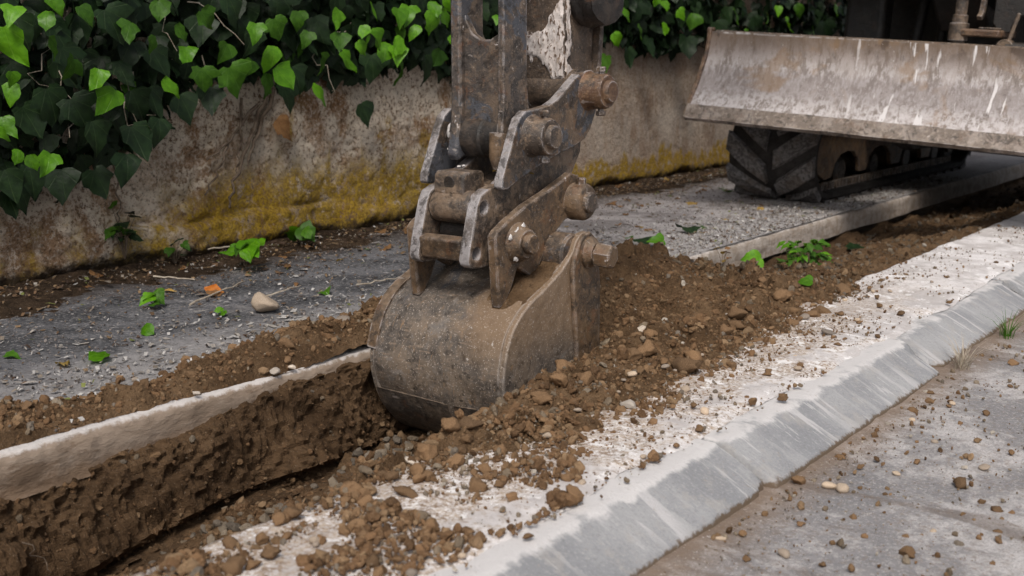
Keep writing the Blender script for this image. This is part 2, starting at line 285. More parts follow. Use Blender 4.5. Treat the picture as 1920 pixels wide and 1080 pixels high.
def m_wall():
    t = NT('lichen_stained_render'); xyz = t.sep(); y, z = xyz[1], xyz[2]
    n1 = t.noise(3.0, 6, .62, None, .5); n2 = t.noise(26, 6, .72); n3 = t.noise(95, 5, .72); n4 = t.noise(5.5, 5, .65, None, .8); dr = t.noise(7, 5, .65, t.vmul(t.pos, (1, 1, .3)), .4)
    c = t.mix(t.rng(n2, .35, .62), (.56, .41, .28), (.84, .69, .55))
    smooth = t.rng(t.math('ADD', y, t.math('MULTIPLY', n1, .6)), 4.7, 5.2)
    c = t.mix(t.math('MULTIPLY', smooth, .8), c, t.mix(t.rng(n1, .4, .6), (.48, .39, .33), (.58, .50, .44)))
    br = t.math('ADD', t.math('MULTIPLY', t.rng(dr, .42, .58), .85), t.math('MULTIPLY', t.rng(t.math('ADD', z, t.math('MULTIPLY', n4, .3)), .52, .70), .5), clamp=True)
    c = t.mix(t.math('MULTIPLY', br, t.math('SUBTRACT', .85, t.math('MULTIPLY', smooth, .35))), c, (.31, .155, .062))
    # dark weathering pits
    c = t.mix(t.math('MULTIPLY', t.rng(n3, .53, .64), .75), c, (.085, .055, .034))
    c = t.mix(t.math('MULTIPLY', t.math('MULTIPLY', t.rng(n3, .46, .36), .5), t.rng(n1, .45, .55)), c, (.60, .545, .50))
    gr = t.noise(60, 6, .8); c = t.mix(t.math('MULTIPLY', t.rng(gr, .52, .60), t.math('SUBTRACT', .7, t.math('MULTIPLY', smooth, .55))), c, (.86, .77, .68)); c = t.mix(t.math('MULTIPLY', t.rng(gr, .46, .40), t.math('SUBTRACT', .75, t.math('MULTIPLY', smooth, .55))), c, (.15, .098, .062))
    pw = t.math('MULTIPLY', t.rng(t.noise(3.5, 6, .7, None, .8), .44, .52), t.rng(gr, .42, .50)); c = t.mix(t.math('MULTIPLY', pw, t.math('SUBTRACT', .88, t.math('MULTIPLY', smooth, .6))), c, (.88, .77, .64))
    # yellow lichen low on the wall
    zz = t.math('ADD', z, t.math('MULTIPLY', t.math('SUBTRACT', dr, .5), .42))
    bandA = t.math('MULTIPLY', t.rng(zz, .36, .20), t.band(t.math('ADD', y, t.math('MULTIPLY', n4, .5)), 2.75, 3.15, 4.9, 5.3))
    bandB = t.math('MULTIPLY', t.rng(zz, .185, .14), t.rng(y, 4.6, 5.0))
    bandC = t.math('MULTIPLY', t.math('MULTIPLY', t.rng(zz, .26, .12), t.rng(y, 3.1, 2.7)), t.rng(n4, .45, .6))
    drA = t.math('MULTIPLY', t.math('MULTIPLY', t.rng(dr, .55, .62), t.rng(z, .62, .45)), t.band(y, 2.8, 3.0, 4.6, 5.0))
    m = t.math('ADD', t.math('ADD', bandA, bandB), t.math('ADD', t.math('MULTIPLY', bandC, .8), t.math('MULTIPLY', drA, .7)), clamp=True)
    lm = t.math('MULTIPLY', m, t.rng(t.math('ADD', t.math('MULTIPLY', n2, .6), t.math('MULTIPLY', gr, .5)), .455, .55)); lc = t.mix(t.rng(n3, .4, .6), (.29, .165, .014), (.60, .39, .032))
    c = t.mix(t.math('MULTIPLY', lm, .92), c, lc)
    # soil splash at the foot
    ft = t.rng(t.math('ADD', z, t.math('MULTIPLY', t.math('SUBTRACT', n2, .5), .14)), .075, .03); c = t.mix(t.math('MULTIPLY', ft, .92), c, (.040, .028, .020))
    b = t.bump(t.math('ADD', t.math('ADD', n2, gr), t.math('MULTIPLY', n3, .8)), 1.0, .016)
    return t.end(c, .95, b, .12)
MT['wall'] = m_wall()
def m_leaf(name, c1, c2, vein, trans=.35, rough=.42, spec=.4):
    t = NT(name); uv = t.n("ShaderNodeTexCoord").outputs["UV"]; s = t.sep(uv)
    oi = t.n("ShaderNodeObjectInfo").outputs["Random"]; n = t.noise(4, 4, .6, uv); a = t.attr('tint', "Fac")
    u = t.math('ABSOLUTE', t.math('SUBTRACT', s[0], .5)); ang = t.math('ARCTAN2', u, t.math('ADD', s[1], .02))
    w = t.math('ABSOLUTE', t.math('SINE', t.math('MULTIPLY', ang, 4.6))); vn = t.rng(w, .16, .03)
    c = t.mix(t.rng(n, .35, .65), c1, c2); c = t.mix(t.math('MULTIPLY', vn, .55), c, vein)
    c = t.mix(1.0, c, t.mix(oi, (.7, .72, .7), (1.25, 1.2, 1.1)), 'MULTIPLY')
    t.end(c, rough, t.bump(t.math('ADD', t.math('MULTIPLY', vn, -.5), n), .4, .006), spec)
    tr = t.n("ShaderNodeBsdfTranslucent"); t.put(tr.inputs[0], t.mix(1.0, c, (1.3, 1.3, .7), 'MULTIPLY')); mx = t.n("ShaderNodeMixShader"); mx.inputs[0].default_value = trans
    t.t.links.new(t.p.outputs[0], mx.inputs[1]); t.t.links.new(tr.outputs[0], mx.inputs[2]); t.t.links.new(mx.outputs[0], t.out.inputs[0])
    return t.m
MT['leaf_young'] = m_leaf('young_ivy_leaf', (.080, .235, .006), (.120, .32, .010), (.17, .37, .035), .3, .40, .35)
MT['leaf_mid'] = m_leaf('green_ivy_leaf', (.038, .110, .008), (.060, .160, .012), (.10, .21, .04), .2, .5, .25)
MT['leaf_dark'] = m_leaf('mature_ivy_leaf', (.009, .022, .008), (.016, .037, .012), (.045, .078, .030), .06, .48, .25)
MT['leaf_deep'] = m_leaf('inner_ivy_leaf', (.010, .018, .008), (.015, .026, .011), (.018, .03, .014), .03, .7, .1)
MT['leaf_dead'] = m_leaf('dead_leaf', (.17, .085, .035), (.26, .14, .06), (.30, .19, .09), .2, .7)
MT['leaf_orange'] = m_leaf('orange_leaf', (.50, .13, .015), (.60, .20, .03), (.6, .3, .06), .25, .6)
MT['leaf_yellow'] = m_leaf('yellowed_leaf', (.34, .22, .06), (.44, .30, .10), (.45, .35, .16), .25, .6)
def m_simple(name, c1, c2, sc, rough=.9, bump=.5, obj=False):
    t = NT(name); v = t.obj() if obj else t.pos; n = t.noise(sc, 5, .65, v); n2 = t.noise(sc * 6, 4, .65, v)
    c = t.mix(t.rng(n, .36, .64), c1, c2); c = t.mix(t.math('MULTIPLY', t.rng(n2, .55, .68), .4), c, tuple(v * .4 for v in c1))
    return t.end(c, rough, t.bump(t.math('ADD', n, n2), bump, .006), .2)
MT['stem'] = m_simple('woody_stem', (.11, .08, .058), (.22, .17, .13), 30)
MT['twig'] = m_simple('dry_twig', (.36, .30, .23), (.52, .46, .38), 40)
MT['rubber'] = m_simple('dusty_track_rubber', (.028, .025, .024), (.05, .046, .044), 12)
def m_lug():
    t = NT('dust_worn_lug'); n = t.noise(9, 5, .6); n2 = t.noise(55, 5, .7); nz = t.n("ShaderNodeNewGeometry").outputs["Normal"]; ny = t.sep(nz)[1]
    c = t.mix(t.rng(n2, .36, .62), (.06, .056, .055), (.19, .18, .18)); c = t.mix(t.math('MULTIPLY', t.rng(n, .5, .62), .5), c, (.11, .085, .065))
    return t.end(c, .85, t.bump(n2, .5, .006), .25)
MT['lug'] = m_lug()
MT['plaster'] = m_simple('white_plaster_splat', (.62, .59, .57), (.76, .73, .71), 40)
MT['litter'] = MT['frag']
MT['humus'] = m_soil('dark_humus', (.040, .027, .018), (.075, .050, .032), (.018, .012, .009))

# ------------------------------------------------------------------ object helpers
XF = Matrix.Identity(4)
def link_mesh(name, me, mat, parent=None, smooth=None):
    if mat: me.materials.append(MT[mat])
    o = bpy.data.objects.new(name, me); COL.objects.link(o)
    if parent is not None:
        o.parent = parent; o.matrix_parent_inverse = parent_inv(parent)
    if smooth is not None:
        me.shade_smooth(); me.set_sharp_from_angle(angle=math.radians(smooth))
    return o
def parent_inv(p):
    return p.matrix_basis.inverted() if p.parent is None else p.matrix_basis.inverted() @ parent_inv(p.parent) if False else _world(p).inverted()
def _world(p):
    m = p.matrix_parent_inverse @ p.matrix_basis if p.parent else p.matrix_basis
    return (_world(p.parent) @ m) if p.parent else m
def meta(o, label=None, cat=None, group=None, kind=None):
    if label: o["label"] = label
    if cat: o["category"] = cat
    if group: o["group"] = group
    if kind: o["kind"] = kind
    return o
def empty(name, loc):
    o = bpy.data.objects.new(name, None); COL.objects.link(o); o.location = loc; o.empty_display_size = .1; return o
def pydata(name, v, f, mat, parent=None, smooth=None, tint=None, uv=None):
    me = bpy.data.meshes.new(name); v = np.asarray(v, float)
    if XF != Matrix.Identity(4):
        A = np.array(XF); v = v @ A[:3, :3].T + A[:3, 3]
    me.from_pydata(v.tolist() if len(v) < 5000 else v, [], f.tolist() if hasattr(f, 'tolist') else f)
    if tint is not None:
        at = me.attributes.new('tint', 'FLOAT_COLOR', 'POINT'); at.data.foreach_set('color', np.asarray(tint, np.float32).ravel())
    if uv is not None:
        ul = me.uv_layers.new(name='UVMap'); li = np.empty(len(me.loops), np.int32); me.loops.foreach_get('vertex_index', li)
        ul.data.foreach_set('uv', np.asarray(uv, np.float32)[li].ravel())
    return link_mesh(name, me, mat, parent, smooth)
def bevel(o, w=.004, seg=2):
    m = o.modifiers.new('bevel', 'BEVEL'); m.width = w; m.segments = seg; m.limit_method = 'ANGLE'; m.angle_limit = math.radians(40); m.harden_normals = False
    return o
def plate(name, outline, x0, x1, mat, parent, bev=.004, holes=(), seg=2, edge_mat=None):
    """flat plate in the YZ plane between x0 and x1, with optional round holes (y,z,r)"""
    bm = bmesh.new(); loops = [[tuple(p) for p in outline]]
    for (hy, hz, hr) in holes: loops.append([(hy + hr * math.cos(a), hz + hr * math.sin(a)) for a in [2 * math.pi * k / 14 for k in range(14)]])
    A, B = [], []
    for lp in loops:
        A.append([bm.verts.new((x0, p[0], p[1])) for p in lp]); B.append([bm.verts.new((x1, p[0], p[1])) for p in lp])
    if len(loops) == 1:
        bm.faces.new(A[0]); bm.faces.new(B[0])
    else:
        for S in (A, B):
            es = [bm.edges.new((l[i], l[(i + 1) % len(l)])) for l in S for i in range(len(l))]
            bmesh.ops.triangle_fill(bm, use_beauty=True, edges=es)
    for a, b in zip(A, B):
        for i in range(len(a)): bm.faces.new((a[i], a[(i + 1) % len(a)], b[(i + 1) % len(a)], b[i]))
    bmesh.ops.recalc_face_normals(bm, faces=bm.faces); bm.transform(XF)
    me = bpy.data.meshes.new(name); bm.to_mesh(me); bm.free()
    o = link_mesh(name, me, mat, parent, 35)
    if edge_mat:                                                       # the thickness faces that point forward are scraped bare
        me.materials.append(MT[edge_mat])
        for p in me.polygons:
            if abs(p.normal.x) < .3 and p.normal.y < -.25: p.material_index = 1
    if bev: bevel(o, bev, seg)
    return o
def box(name, lo, hi, mat, parent, bev=.004, seg=2, rot=None):
    bm = bmesh.new(); bmesh.ops.create_cube(bm, size=1)
    c = [(a + b) / 2 for a, b in zip(lo, hi)]; s = [b - a for a, b in zip(lo, hi)]
    m = Matrix.Translation(c) @ (rot.to_matrix().to_4x4() if rot else Matrix.Identity(4)) @ Matrix.Diagonal((*s, 1))
    bm.transform(XF @ m); me = bpy.data.meshes.new(name); bm.to_mesh(me); bm.free()
    o = link_mesh(name, me, mat, parent, 35)
    if bev: bevel(o, bev, seg)
    return o
def lathe(name, p0, p1, prof, mat, parent, seg=28, smooth=40, wob=0):
    """prof: list of (t along p0->p1 in metres, radius)"""
    p0, p1 = Vector(p0), Vector(p1); d = (p1 - p0).normalized(); a = d.orthogonal().normalized(); b = d.cross(a)
    v, f = [], []
    for (t, r) in prof:
        for k in range(seg):
            q = 2 * math.pi * k / seg; rr = r * (1 + wob * math.sin(3 * q + t * 40) * .5 + wob * (random.random() - .5))
            v.append(p0 + d * t + (a * math.cos(q) + b * math.sin(q)) * rr)
    for i in range(len(prof) - 1):
        for k in range(seg):
            k2 = (k + 1) % seg; f.append((i * seg + k, i * seg + k2, (i + 1) * seg + k2, (i + 1) * seg + k))
    f.append(tuple(range(seg))[::-1]); f.append(tuple((len(prof) - 1) * seg + k for k in range(seg)))
    return pydata(name, [tuple(q) for q in v], f, mat, parent, smooth)
def cyl(name, p0, p1, r, mat, parent, ch=.004, seg=24, r2=None):
    L = (Vector(p1) - Vector(p0)).length; r2 = r if r2 is None else r2
    return lathe(name, p0, p1, [(0, r - ch), (ch, r), (L - ch, r2), (L, r2 - ch)], mat, parent, seg)
def tube(name, pts, r, mat, parent, seg=8, taper=1.0):
    P = [Vector(p) for p in pts]; v, f = [], []
    for i, p in enumerate(P):
        d = (P[min(i + 1, len(P) - 1)] - P[max(i - 1, 0)]).normalized(); a = d.cross(Vector((.31, .2, .93))).normalized(); b = d.cross(a)
        rr = r * (1 + (taper - 1) * i / (len(P) - 1))
        for k in range(seg):
            q = 2 * math.pi * k / seg; v.append(tuple(p + (a * math.cos(q) + b * math.sin(q)) * rr))
    for i in range(len(P) - 1):
        for k in range(seg):
            k2 = (k + 1) % seg; f.append((i * seg + k, i * seg + k2, (i + 1) * seg + k2, (i + 1) * seg + k))
    f.append(tuple(range(seg))[::-1]); f.append(tuple((len(P) - 1) * seg + k for k in range(seg)))
    return pydata(name, v, f, mat, parent, 60)
def gridmesh(name, V, mat, parent=None, smooth=True, keep=None, tint=None):
    """V: (n,m,3) array of points -> one sheet"""
    n, m, _ = V.shape; idx = np.arange(n * m).reshape(n, m)
    q = np.stack([idx[:-1, :-1], idx[:-1, 1:], idx[1:, 1:], idx[1:, :-1]], -1).reshape(-1, 4)
    if keep is not None:
        k = keep[:-1, :-1] | keep[:-1, 1:] | keep[1:, 1:] | keep[1:, :-1]; q = q[k.ravel()]
    vv = V.reshape(-1, 3); used = np.unique(q); rm = -np.ones(n * m, int); rm[used] = np.arange(len(used))
    o = pydata(name, vv[used], rm[q], mat, parent, None)
    if smooth: o.data.shade_smooth()
    return o
def fractal_line(pts, n):
    P = [Vector(p) for p in pts]; out = []
    for i in range(len(P) - 1):
        for k in range(n): out.append(P[i].lerp(P[i + 1], k / n))
    out.append(P[-1]); return out

# ------------------------------------------------------------------ ground, road, pavement, kerb
XW, XT, XS, XC, XK, ZR = -3.54, -2.07, -1.41, -1.0, -0.89, -0.08
def axis(segs):
    a = []
    for lo, hi, st in segs: a.append(np.arange(lo, hi, st))
    return np.unique(np.concatenate(a + [np.array([segs[-1][1]])]).round(4))
def road():
    xs = axis([(-.93, .6, .02), (.6, 3, .15), (3, 40, 2.5)]); ys = axis([(-25, -1, 2), (-1, .9, .1), (.9, 5, .02), (5, 12, .2), (12, 80, 4)])
    X, Y = np.meshgrid(xs, ys, indexing='ij'); Z = ZR + .006 * fbm(X * 3, Y * 3, 1, 4) + .0022 * fbm(X * 40, Y * 40, 2, 2)
    Z += .006 * sstep(-.80, -.90, X)
    meta(gridmesh('road', np.stack([X, Y, Z], -1), 'road'), kind='structure')
road()
# subsoil sheet under everything
meta(pydata('ground', [(-40, -40, -.45), (60, -40, -.45), (60, 90, -.45), (-40, 90, -.45)], [(0, 1, 2, 3)], 'soil'), kind='structure')
def pavement():
    xs = axis([(-3.75, -3.2, .05), (-3.2, XT, .02)]); ys = axis([(-20, 0, 2), (0, 1, .1), (1, 6, .02), (6, 10, .06), (10, 70, 3)])
    X, Y = np.meshgrid(xs, ys, indexing='ij'); Z = .005 * fbm(X * 3.3, Y * 3.3, 5, 4) + .002 * fbm(X * 35, Y * 35, 7, 2)
    edge = sstep(-2.10, XT, X); Z = Z * (1 - edge) - .0015 * edge - .003 * sstep(-2.09, XT, X)
    X = X + edge * (-.012 - .03 * sstep(3.6, 4.2, Y) + .010 * fbm(Y * 3, 1, 7, 3) * sstep(3.7, 4.2, Y) + .002 * fbm(Y * 45, 0, 3, 3) + .004 * fbm(Y * 4, 0, 8, 2))
    return xs, ys, X, Y, Z
_, PYS, PX, PY, PZ = pavement()
meta(gridmesh('pavement', np.stack([PX, PY, PZ], -1), 'pave'), kind='structure')
# vertical cut face of the pavement slab (its own part: pale broken concrete)
def cut_face():
    zs = np.array([0, -.004, -.012, -.024, -.036, -.05, -.065, -.08, -.10]); ys = axis([(-2, .4, .2), (.4, 4.1, .008), (4.1, 9, .04), (9, 40, 1)])
    ex = np.interp(ys, PYS, PX[-1]); Yg, Zg = np.meshgrid(ys, zs, indexing='ij')
    X = ex[:, None] + .0022 * fbm(Yg * 7, Zg * 40, 3, 4) + .0016 * fbm(Yg * 70, Zg * 160, 9, 2) + .003 * np.clip(fbm(Yg * 24, Zg * 70, 4, 3) - .5, 0, 1) + .002
    X = X + np.array([0, .003, .007, .010, .011, .011, .010, .009, .009])[None] ; X[:, 0] = ex; Zg = Zg + 0.0; Zg[:, 0] = -.0045; Zg[:, 1] = -.008; Zg[:, 2] = -.014; Zg[:, 1:3] += .003 * fbm(Yg[:, 1:3] * 50, 0, 4, 2)
    o = gridmesh('concrete_edge', np.stack([X, Yg, Zg], -1), 'cut'); return o
co = cut_face(); meta(co, kind='structure')
def slab():
    xs = axis([(XS, XC, .012)]); ys = axis([(-12, .6, .6), (.6, 5.5, .014), (5.5, 9, .06), (9, 50, 2)])
    X, Y = np.meshgrid(xs, ys, indexing='ij'); u = (X - XS) / (XC - XS); right = -1.045 + .018 * fbm(Y * 5, 0, 2, 4)
    X = XS + .006 * fbm(Y * 12, 0, 6, 3) * (1 - u) + (right - XS) * u
    Z = .002 + .004 * fbm(X * 5, Y * 5, 3, 4) + .0022 * fbm(X * 45, Y * 45, 1, 2); Z = Z - .007 * sstep(.93, 1, u) - .004 * sstep(.04, 0, u)
    V = np.stack([X, Y, Z], -1)
    side = V[:1].copy(); a = [side.copy() for _ in range(4)]
    for k, d in enumerate((-.22, -.12, -.05, -.012)): a[k][..., 2] = d; a[k][..., 0] = side[..., 0] + .003 * fbm(side[..., 1] * 40, d * 50, 2, 2)
    meta(gridmesh('kerb_slab', np.concatenate(a + [V], 0), 'slab'), kind='structure')
slab()
kerb = meta(empty('kerb', (-1.0, 2, ZR)), kind='structure')
def kerb_stone(y0, y1, dx, dz, sd):
    pr = [(-1.10, -.16), (-1.10, -.004), (-1.055, -.004), (-1.012, -.0045), (-1.002, -.0055), (-.990, -.0105), (-.955, -.029), (-.925, -.045), (-.902, -.057), (-.893, -.062), (-.889, -.068), (-.889, -.16)]
    ys = np.concatenate([[y0, y0 + .004], np.arange(y0 + .012, y1 - .012, .02), [y1 - .004, y1]])
    P = np.array(pr); V = np.zeros((len(ys), len(P), 3)); V[..., 0] = P[None, :, 0]; V[..., 2] = P[None, :, 1]; V[..., 1] = ys[:, None]
    nz = fbm(V[..., 0] * 14, V[..., 1] * 14, sd, 3); ch = np.clip(fbm(V[..., 1] * 22, V[..., 0] * 22, sd + 4, 2) - .45, 0, 1)
    V[..., 2] += .0014 * nz; V[..., 0] += .0012 * nz
    low = (np.arange(len(P)) >= 7) & (np.arange(len(P)) <= 10); V[:, low, 0] -= .010 * ch[:, low]
    endw = np.zeros(len(ys)); endw[[0, -1]] = 1; V[..., 2] -= .007 * endw[:, None] * (np.arange(len(P))[None] > 1)
    for e in (0, 1, 2, -3, -2, -1):                                   # broken corners beside the joints
        cc = np.clip(vnoise(P[:, 0] * 9 + sd, y0 * 3 + (e < 0) * 1.07 * 3, sd * 1.3), 0, 1) * np.array([0, 0, 0, 0, 0, .2, .4, .7, 1, 1, 1, .5]); V[e, :, 0] -= .085 * cc; V[e, :, 2] -= .030 * cc
    V[..., 0] += dx; V[..., 2] += dz
    n, m = len(ys), len(P); idx = np.arange(n * m).reshape(n, m); f = np.stack([idx[:-1, :-1], idx[1:, :-1], idx[1:, 1:], idx[:-1, 1:]], -1).reshape(-1, 4).tolist()
    f.append(idx[0].tolist()); f.append(idx[-1][::-1].tolist())
    o = pydata('kerb_stone', V.reshape(-1, 3), f, 'kerb', kerb, 50)
YJ = 2.03 - 1.07 * 3
OFF = [(0, 0), (.002, 0), (-.006, .001), (.005, -.001), (-.014, -.004), (-.008, -.002), (-.010, -.002), (0, 0), (0, 0), (0, 0), (0, 0), (0, 0)]
for k in range(1, 8):
    yj = YJ + 1.07 * k; pydata('joint_fill', [(-1.09, yj - .010, -.030), (-1.0, yj - .010, -.034), (-.905, yj - .010, -.082), (-.905, yj + .010, -.082), (-1.0, yj + .010, -.034), (-1.09, yj + .010, -.030)], [(0, 1, 4, 5), (1, 2, 3, 4)], 'humus', kerb)
for k in range(12):
    kerb_stone(YJ + 1.07 * k + .008, YJ + 1.07 * (k + 1) - .008, OFF[k][0], OFF[k][1], k * 3.7)

# ------------------------------------------------------------------ soil in the trench and heaped over its edges
OPEN = [(-2.12, -.076), (-2.075, -.078), (-2.050, -.086), (-2.036, -.108), (-2.022, -.15), (-2.005, -.18), (-1.992, -.215), (-2.012, -.232), (-2.035, -.245), (-1.99, -.25), (-1.93, -.232), (-1.85, -.225), (-1.7, -.195), (-1.55, -.16), (-1.46, -.13), (-1.425, -.115)]
def openprof(n):
    P = np.array(OPEN); d = np.concatenate([[0], np.cumsum(np.hypot(*np.diff(P, axis=0).T))]); u = np.linspace(0, d[-1], n); return np.interp(u, d, P[:, 0]), np.interp(u, d, P[:, 1])
def heap(X, Y):
    """height of the spoil heap lying over the slab and the near trench edge"""
    xo = interp(Y, [(.3, -1.22), (.9, -1.30), (1.2, -1.36), (1.44, -1.35), (1.61, -1.29), (1.72, -1.25), (1.93, -1.21), (2.24, -1.22), (2.46, -1.23), (2.83, -1.28), (3.2, -1.33), (3.62, -1.335), (3.8, -1.40), (4.2, -1.46), (6, -1.5)])
    xo = xo + .028 * fbm(Y * 6, 0, 3, 4)
    xc = interp(Y, [(.3, -1.36), (1.4, -1.40), (1.7, -1.43), (2.2, -1.46), (2.5, -1.5), (3, -1.52), (3.4, -1.53), (4, -1.6), (6, -1.7)])
    zc = interp(Y, [(.3, -.05), (.8, -.02), (1.05, -.012), (1.2, -.03), (1.36, -.01), (1.55, .012), (1.75, .026), (1.95, .044), (2.2, .06), (2.6, .070), (3.0, .055), (3.4, .042), (3.7, .02), (4.1, -.04), (4.6, -.08), (8, -.1)])
    t = np.clip((X - xc) / np.maximum(xo - xc, .02), 0, 3); out = np.where(t < 1, zc * (1 - t ** 1.6), -.05 * (t - 1) - .0)
    inn = zc - (xc - X) * (0.95 + .5 * sstep(1.9, 1.5, Y))
    return np.where(X >= xc, out, inn)
def fill(X, Y):
    z = interp(Y, [(2.0, -.26), (2.45, -.16), (2.6, -.13), (2.8, -.085), (3.1, -.035), (3.4, -.012), (3.7, -.012), (4.0, -.04), (4.5, -.085), (6, -.10), (40, -.10)])
    z = z - .035 * sstep(-1.75, -1.98, X) * sstep(3.85, 4.3, Y)
    z = z + .095 * np.exp(-((X + 2.09) / .13) ** 2) * sstep(2.45, 3.0, Y) * sstep(3.9, 3.55, Y)
    z = z - .035 * np.exp(-((X + 1.86) / .14) ** 2 - ((Y - 3.05) / .28) ** 2)
    return z
def rough(X, Y, a=1.0):
    wx, wy = X + .006 * fbm(X * 40, Y * 40, 2, 2), Y + .006 * fbm(X * 40, Y * 40, 9, 2)
    return a * (.016 * fbm(X * 7, Y * 7, 1, 4, .55) + 1.15 * clods(wx, wy, 15, 3, .05, .60) + .8 * clods(wx, wy, 38, 5, .1, .6) + .6 * clods(wx, wy, 80, 8, .1, .6) + .004 * fbm(X * 90, Y * 90, 6, 2) - .010)
def soil_h(X, Y):
    fz = fill(X, Y); op = interp(X, [p for p in OPEN[9:]]) - .07 * sstep(1.75, 1.1, Y) * sstep(-1.46, -1.62, X); b = sstep(2.0, 2.5, Y)
    base = op * (1 - b) + fz * b
    amp = .7 + .3 * sstep(5.5, 3.6, Y)
    h = heap(X, Y); k = .02; m = np.maximum(base, h); m = m + k * np.exp(-np.abs(base - h) / k) * .35
    r = rough(X, Y, amp); cov = np.where(X > XS, np.clip(.35 + h * 14, .15, 1), 1.0)
    return m + r * cov - np.where(X > XS, .008, 0)
def soil_sheet():
    ys = axis([(.3, .8, .03), (.8, 3.9, .0062), (3.9, 5, .015), (5, 10, .06), (10, 45, 1)]); xs = axis([(-2.0, -1.08, .0062)])
    X, Y = np.meshgrid(xs, ys, indexing='ij'); return X, Y, soil_h(X, Y)
SX, SY, SZ = soil_sheet()
meta(gridmesh('soil', np.stack([SX, SY, SZ], -1), 'soil', smooth=False, keep=(SX < -1.395) | (SZ > -.012)), kind='structure')
def trench_side():
    ys = axis([(.2, .8, .02), (.8, 3.0, .007), (3.0, 4.2, .01), (4.2, 45, .1)]); u, w = openprof(110); sel = slice(0, 82); u, w = u[sel], w[sel]
    Y, U = np.meshgrid(ys, u, indexing='ij'); W = np.broadcast_to(w, U.shape).copy(); s = np.arange(len(u)) / len(u); S = np.broadcast_to(s, U.shape)
    b = sstep(2.25, 2.7, Y)                                           # closes up where the trench is not dug yet
    FX = -2.12 + (S) * .26; FZ = fill(FX, Y) + rough(FX, Y)
    pl = np.concatenate([[0], np.cumsum(np.hypot(np.diff(u), np.diff(w)))]); W0 = W; W = np.broadcast_to(pl, U.shape)
    d = .018 * fbm(Y * 7, W * 9, 2, 3, .5) + .65 * clods(Y + .01 * fbm(Y * 30, W * 30, 1, 2), W + .01 * fbm(Y * 30, W * 30, 5, 2), 20, 4, .05, .6) + .6 * clods(Y + .006 * fbm(Y * 60, W * 60, 1, 2), W, 48, 6, .1, .6) + .007 * fbm(Y * 60, W * 90, 7, 3) - .008
    tap = sstep(0, .06, S)
    top = .034 * sstep(1.15, 2.05, Y) * sstep(.3, .05, S)
    ox = U + d * tap * 1.25 + .02 * fbm(Y * 3, 0, 4, 2) * tap; oz = W0 + d * .55 * tap + top * 1.6 + .014 * fbm(Y * 5, 2, 8, 3) * sstep(.25, .08, S) * tap
    oz = oz - .07 * sstep(1.75, 1.1, Y) * sstep(-.15, -.24, W0)
    V = np.stack([ox * (1 - b) + FX * b, Y, oz * (1 - b) + FZ * b], -1)
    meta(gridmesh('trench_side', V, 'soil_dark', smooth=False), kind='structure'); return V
TSV = trench_side()
def ridge_h(X, Y):
    xb = interp(Y, [(.3, -2.42), (1.3, -2.37), (1.5, -2.29), (1.9, -2.31), (2.15, -2.36), (2.5, -2.38), (3.2, -2.30), (3.7, -2.2), (4, -2.14)]) + .03 * fbm(Y * 7, 1, 2, 4)
    hc = interp(Y, [(.3, .045), (1.2, .035), (1.6, .04), (2.0, .055), (2.4, .07), (2.8, .06), (3.3, .055), (3.7, .03), (3.95, -.01), (4.3, -.04)])
    t = (X - xb) / (-2.085 - xb); prof = np.clip(np.sin(np.clip(t, 0, 1) * math.pi * .80) * 1.1, 0, 1)
    z = np.where((t > 0), hc * prof, -.03 * (-t * 3)) - .006
    z = z - .03 * sstep(-2.11, -2.083, X) * sstep(2.3, 1.9, Y)
    return z + rough(X + 9, Y, .75) * np.clip(.3 + z * 20, .1, 1)
def ridge():
    xs = axis([(-2.50, -2.079, .0065)]); ys = axis([(.4, .9, .03), (.9, 4.1, .0065)]); X, Y = np.meshgrid(xs, ys, indexing='ij'); Z = ridge_h(X, Y)
    meta(gridmesh('spoil_ridge', np.stack([X, Y, Z], -1), 'soil', smooth=False, keep=Z > -.012), kind='structure')
ridge()

# ------------------------------------------------------------------ lumps: clods, gravel, stones
def lump(seed, sub=2, rough_=.28, flat=.75, ang=False):
    bm = bmesh.new(); bmesh.ops.create_icosphere(bm, subdivisions=sub, radius=1); v = np.array([q.co[:] for q in bm.verts]); f = np.array([[q.index for q in p.verts] for p in bm.faces]); bm.free()
    r = 1 + rough_ * fbm(v[:, 0] * 1.3 + seed * 7.1, v[:, 1] * 1.3, v[:, 2] * 1.3 + seed, 3)
    v = v * r[:, None]
    if ang:
        rs = np.random.default_rng(seed)
        for k in range(11):
            nrm = rs.normal(size=3); nrm /= np.linalg.norm(nrm); dd = v @ nrm; lim = .50 + .28 * rs.random(); v = v - np.clip(dd - lim, 0, None)[:, None] * nrm
    v[:, 2] *= flat; return v, f
LUMPS = [lump(s, 2, .42, .8, s % 5 != 0) for s in range(12)]
def rotmats(n):
    q = RNG.normal(size=(n, 4)); q /= np.linalg.norm(q, axis=1)[:, None]; w, x, y, z = q.T
    return np.stack([np.stack([1 - 2 * (y * y + z * z), 2 * (x * y - z * w), 2 * (x * z + y * w)], -1), np.stack([2 * (x * y + z * w), 1 - 2 * (x * x + z * z), 2 * (y * z - x * w)], -1), np.stack([2 * (x * z - y * w), 2 * (y * z + x * w), 1 - 2 * (x * x + y * y)], -1)], 1)
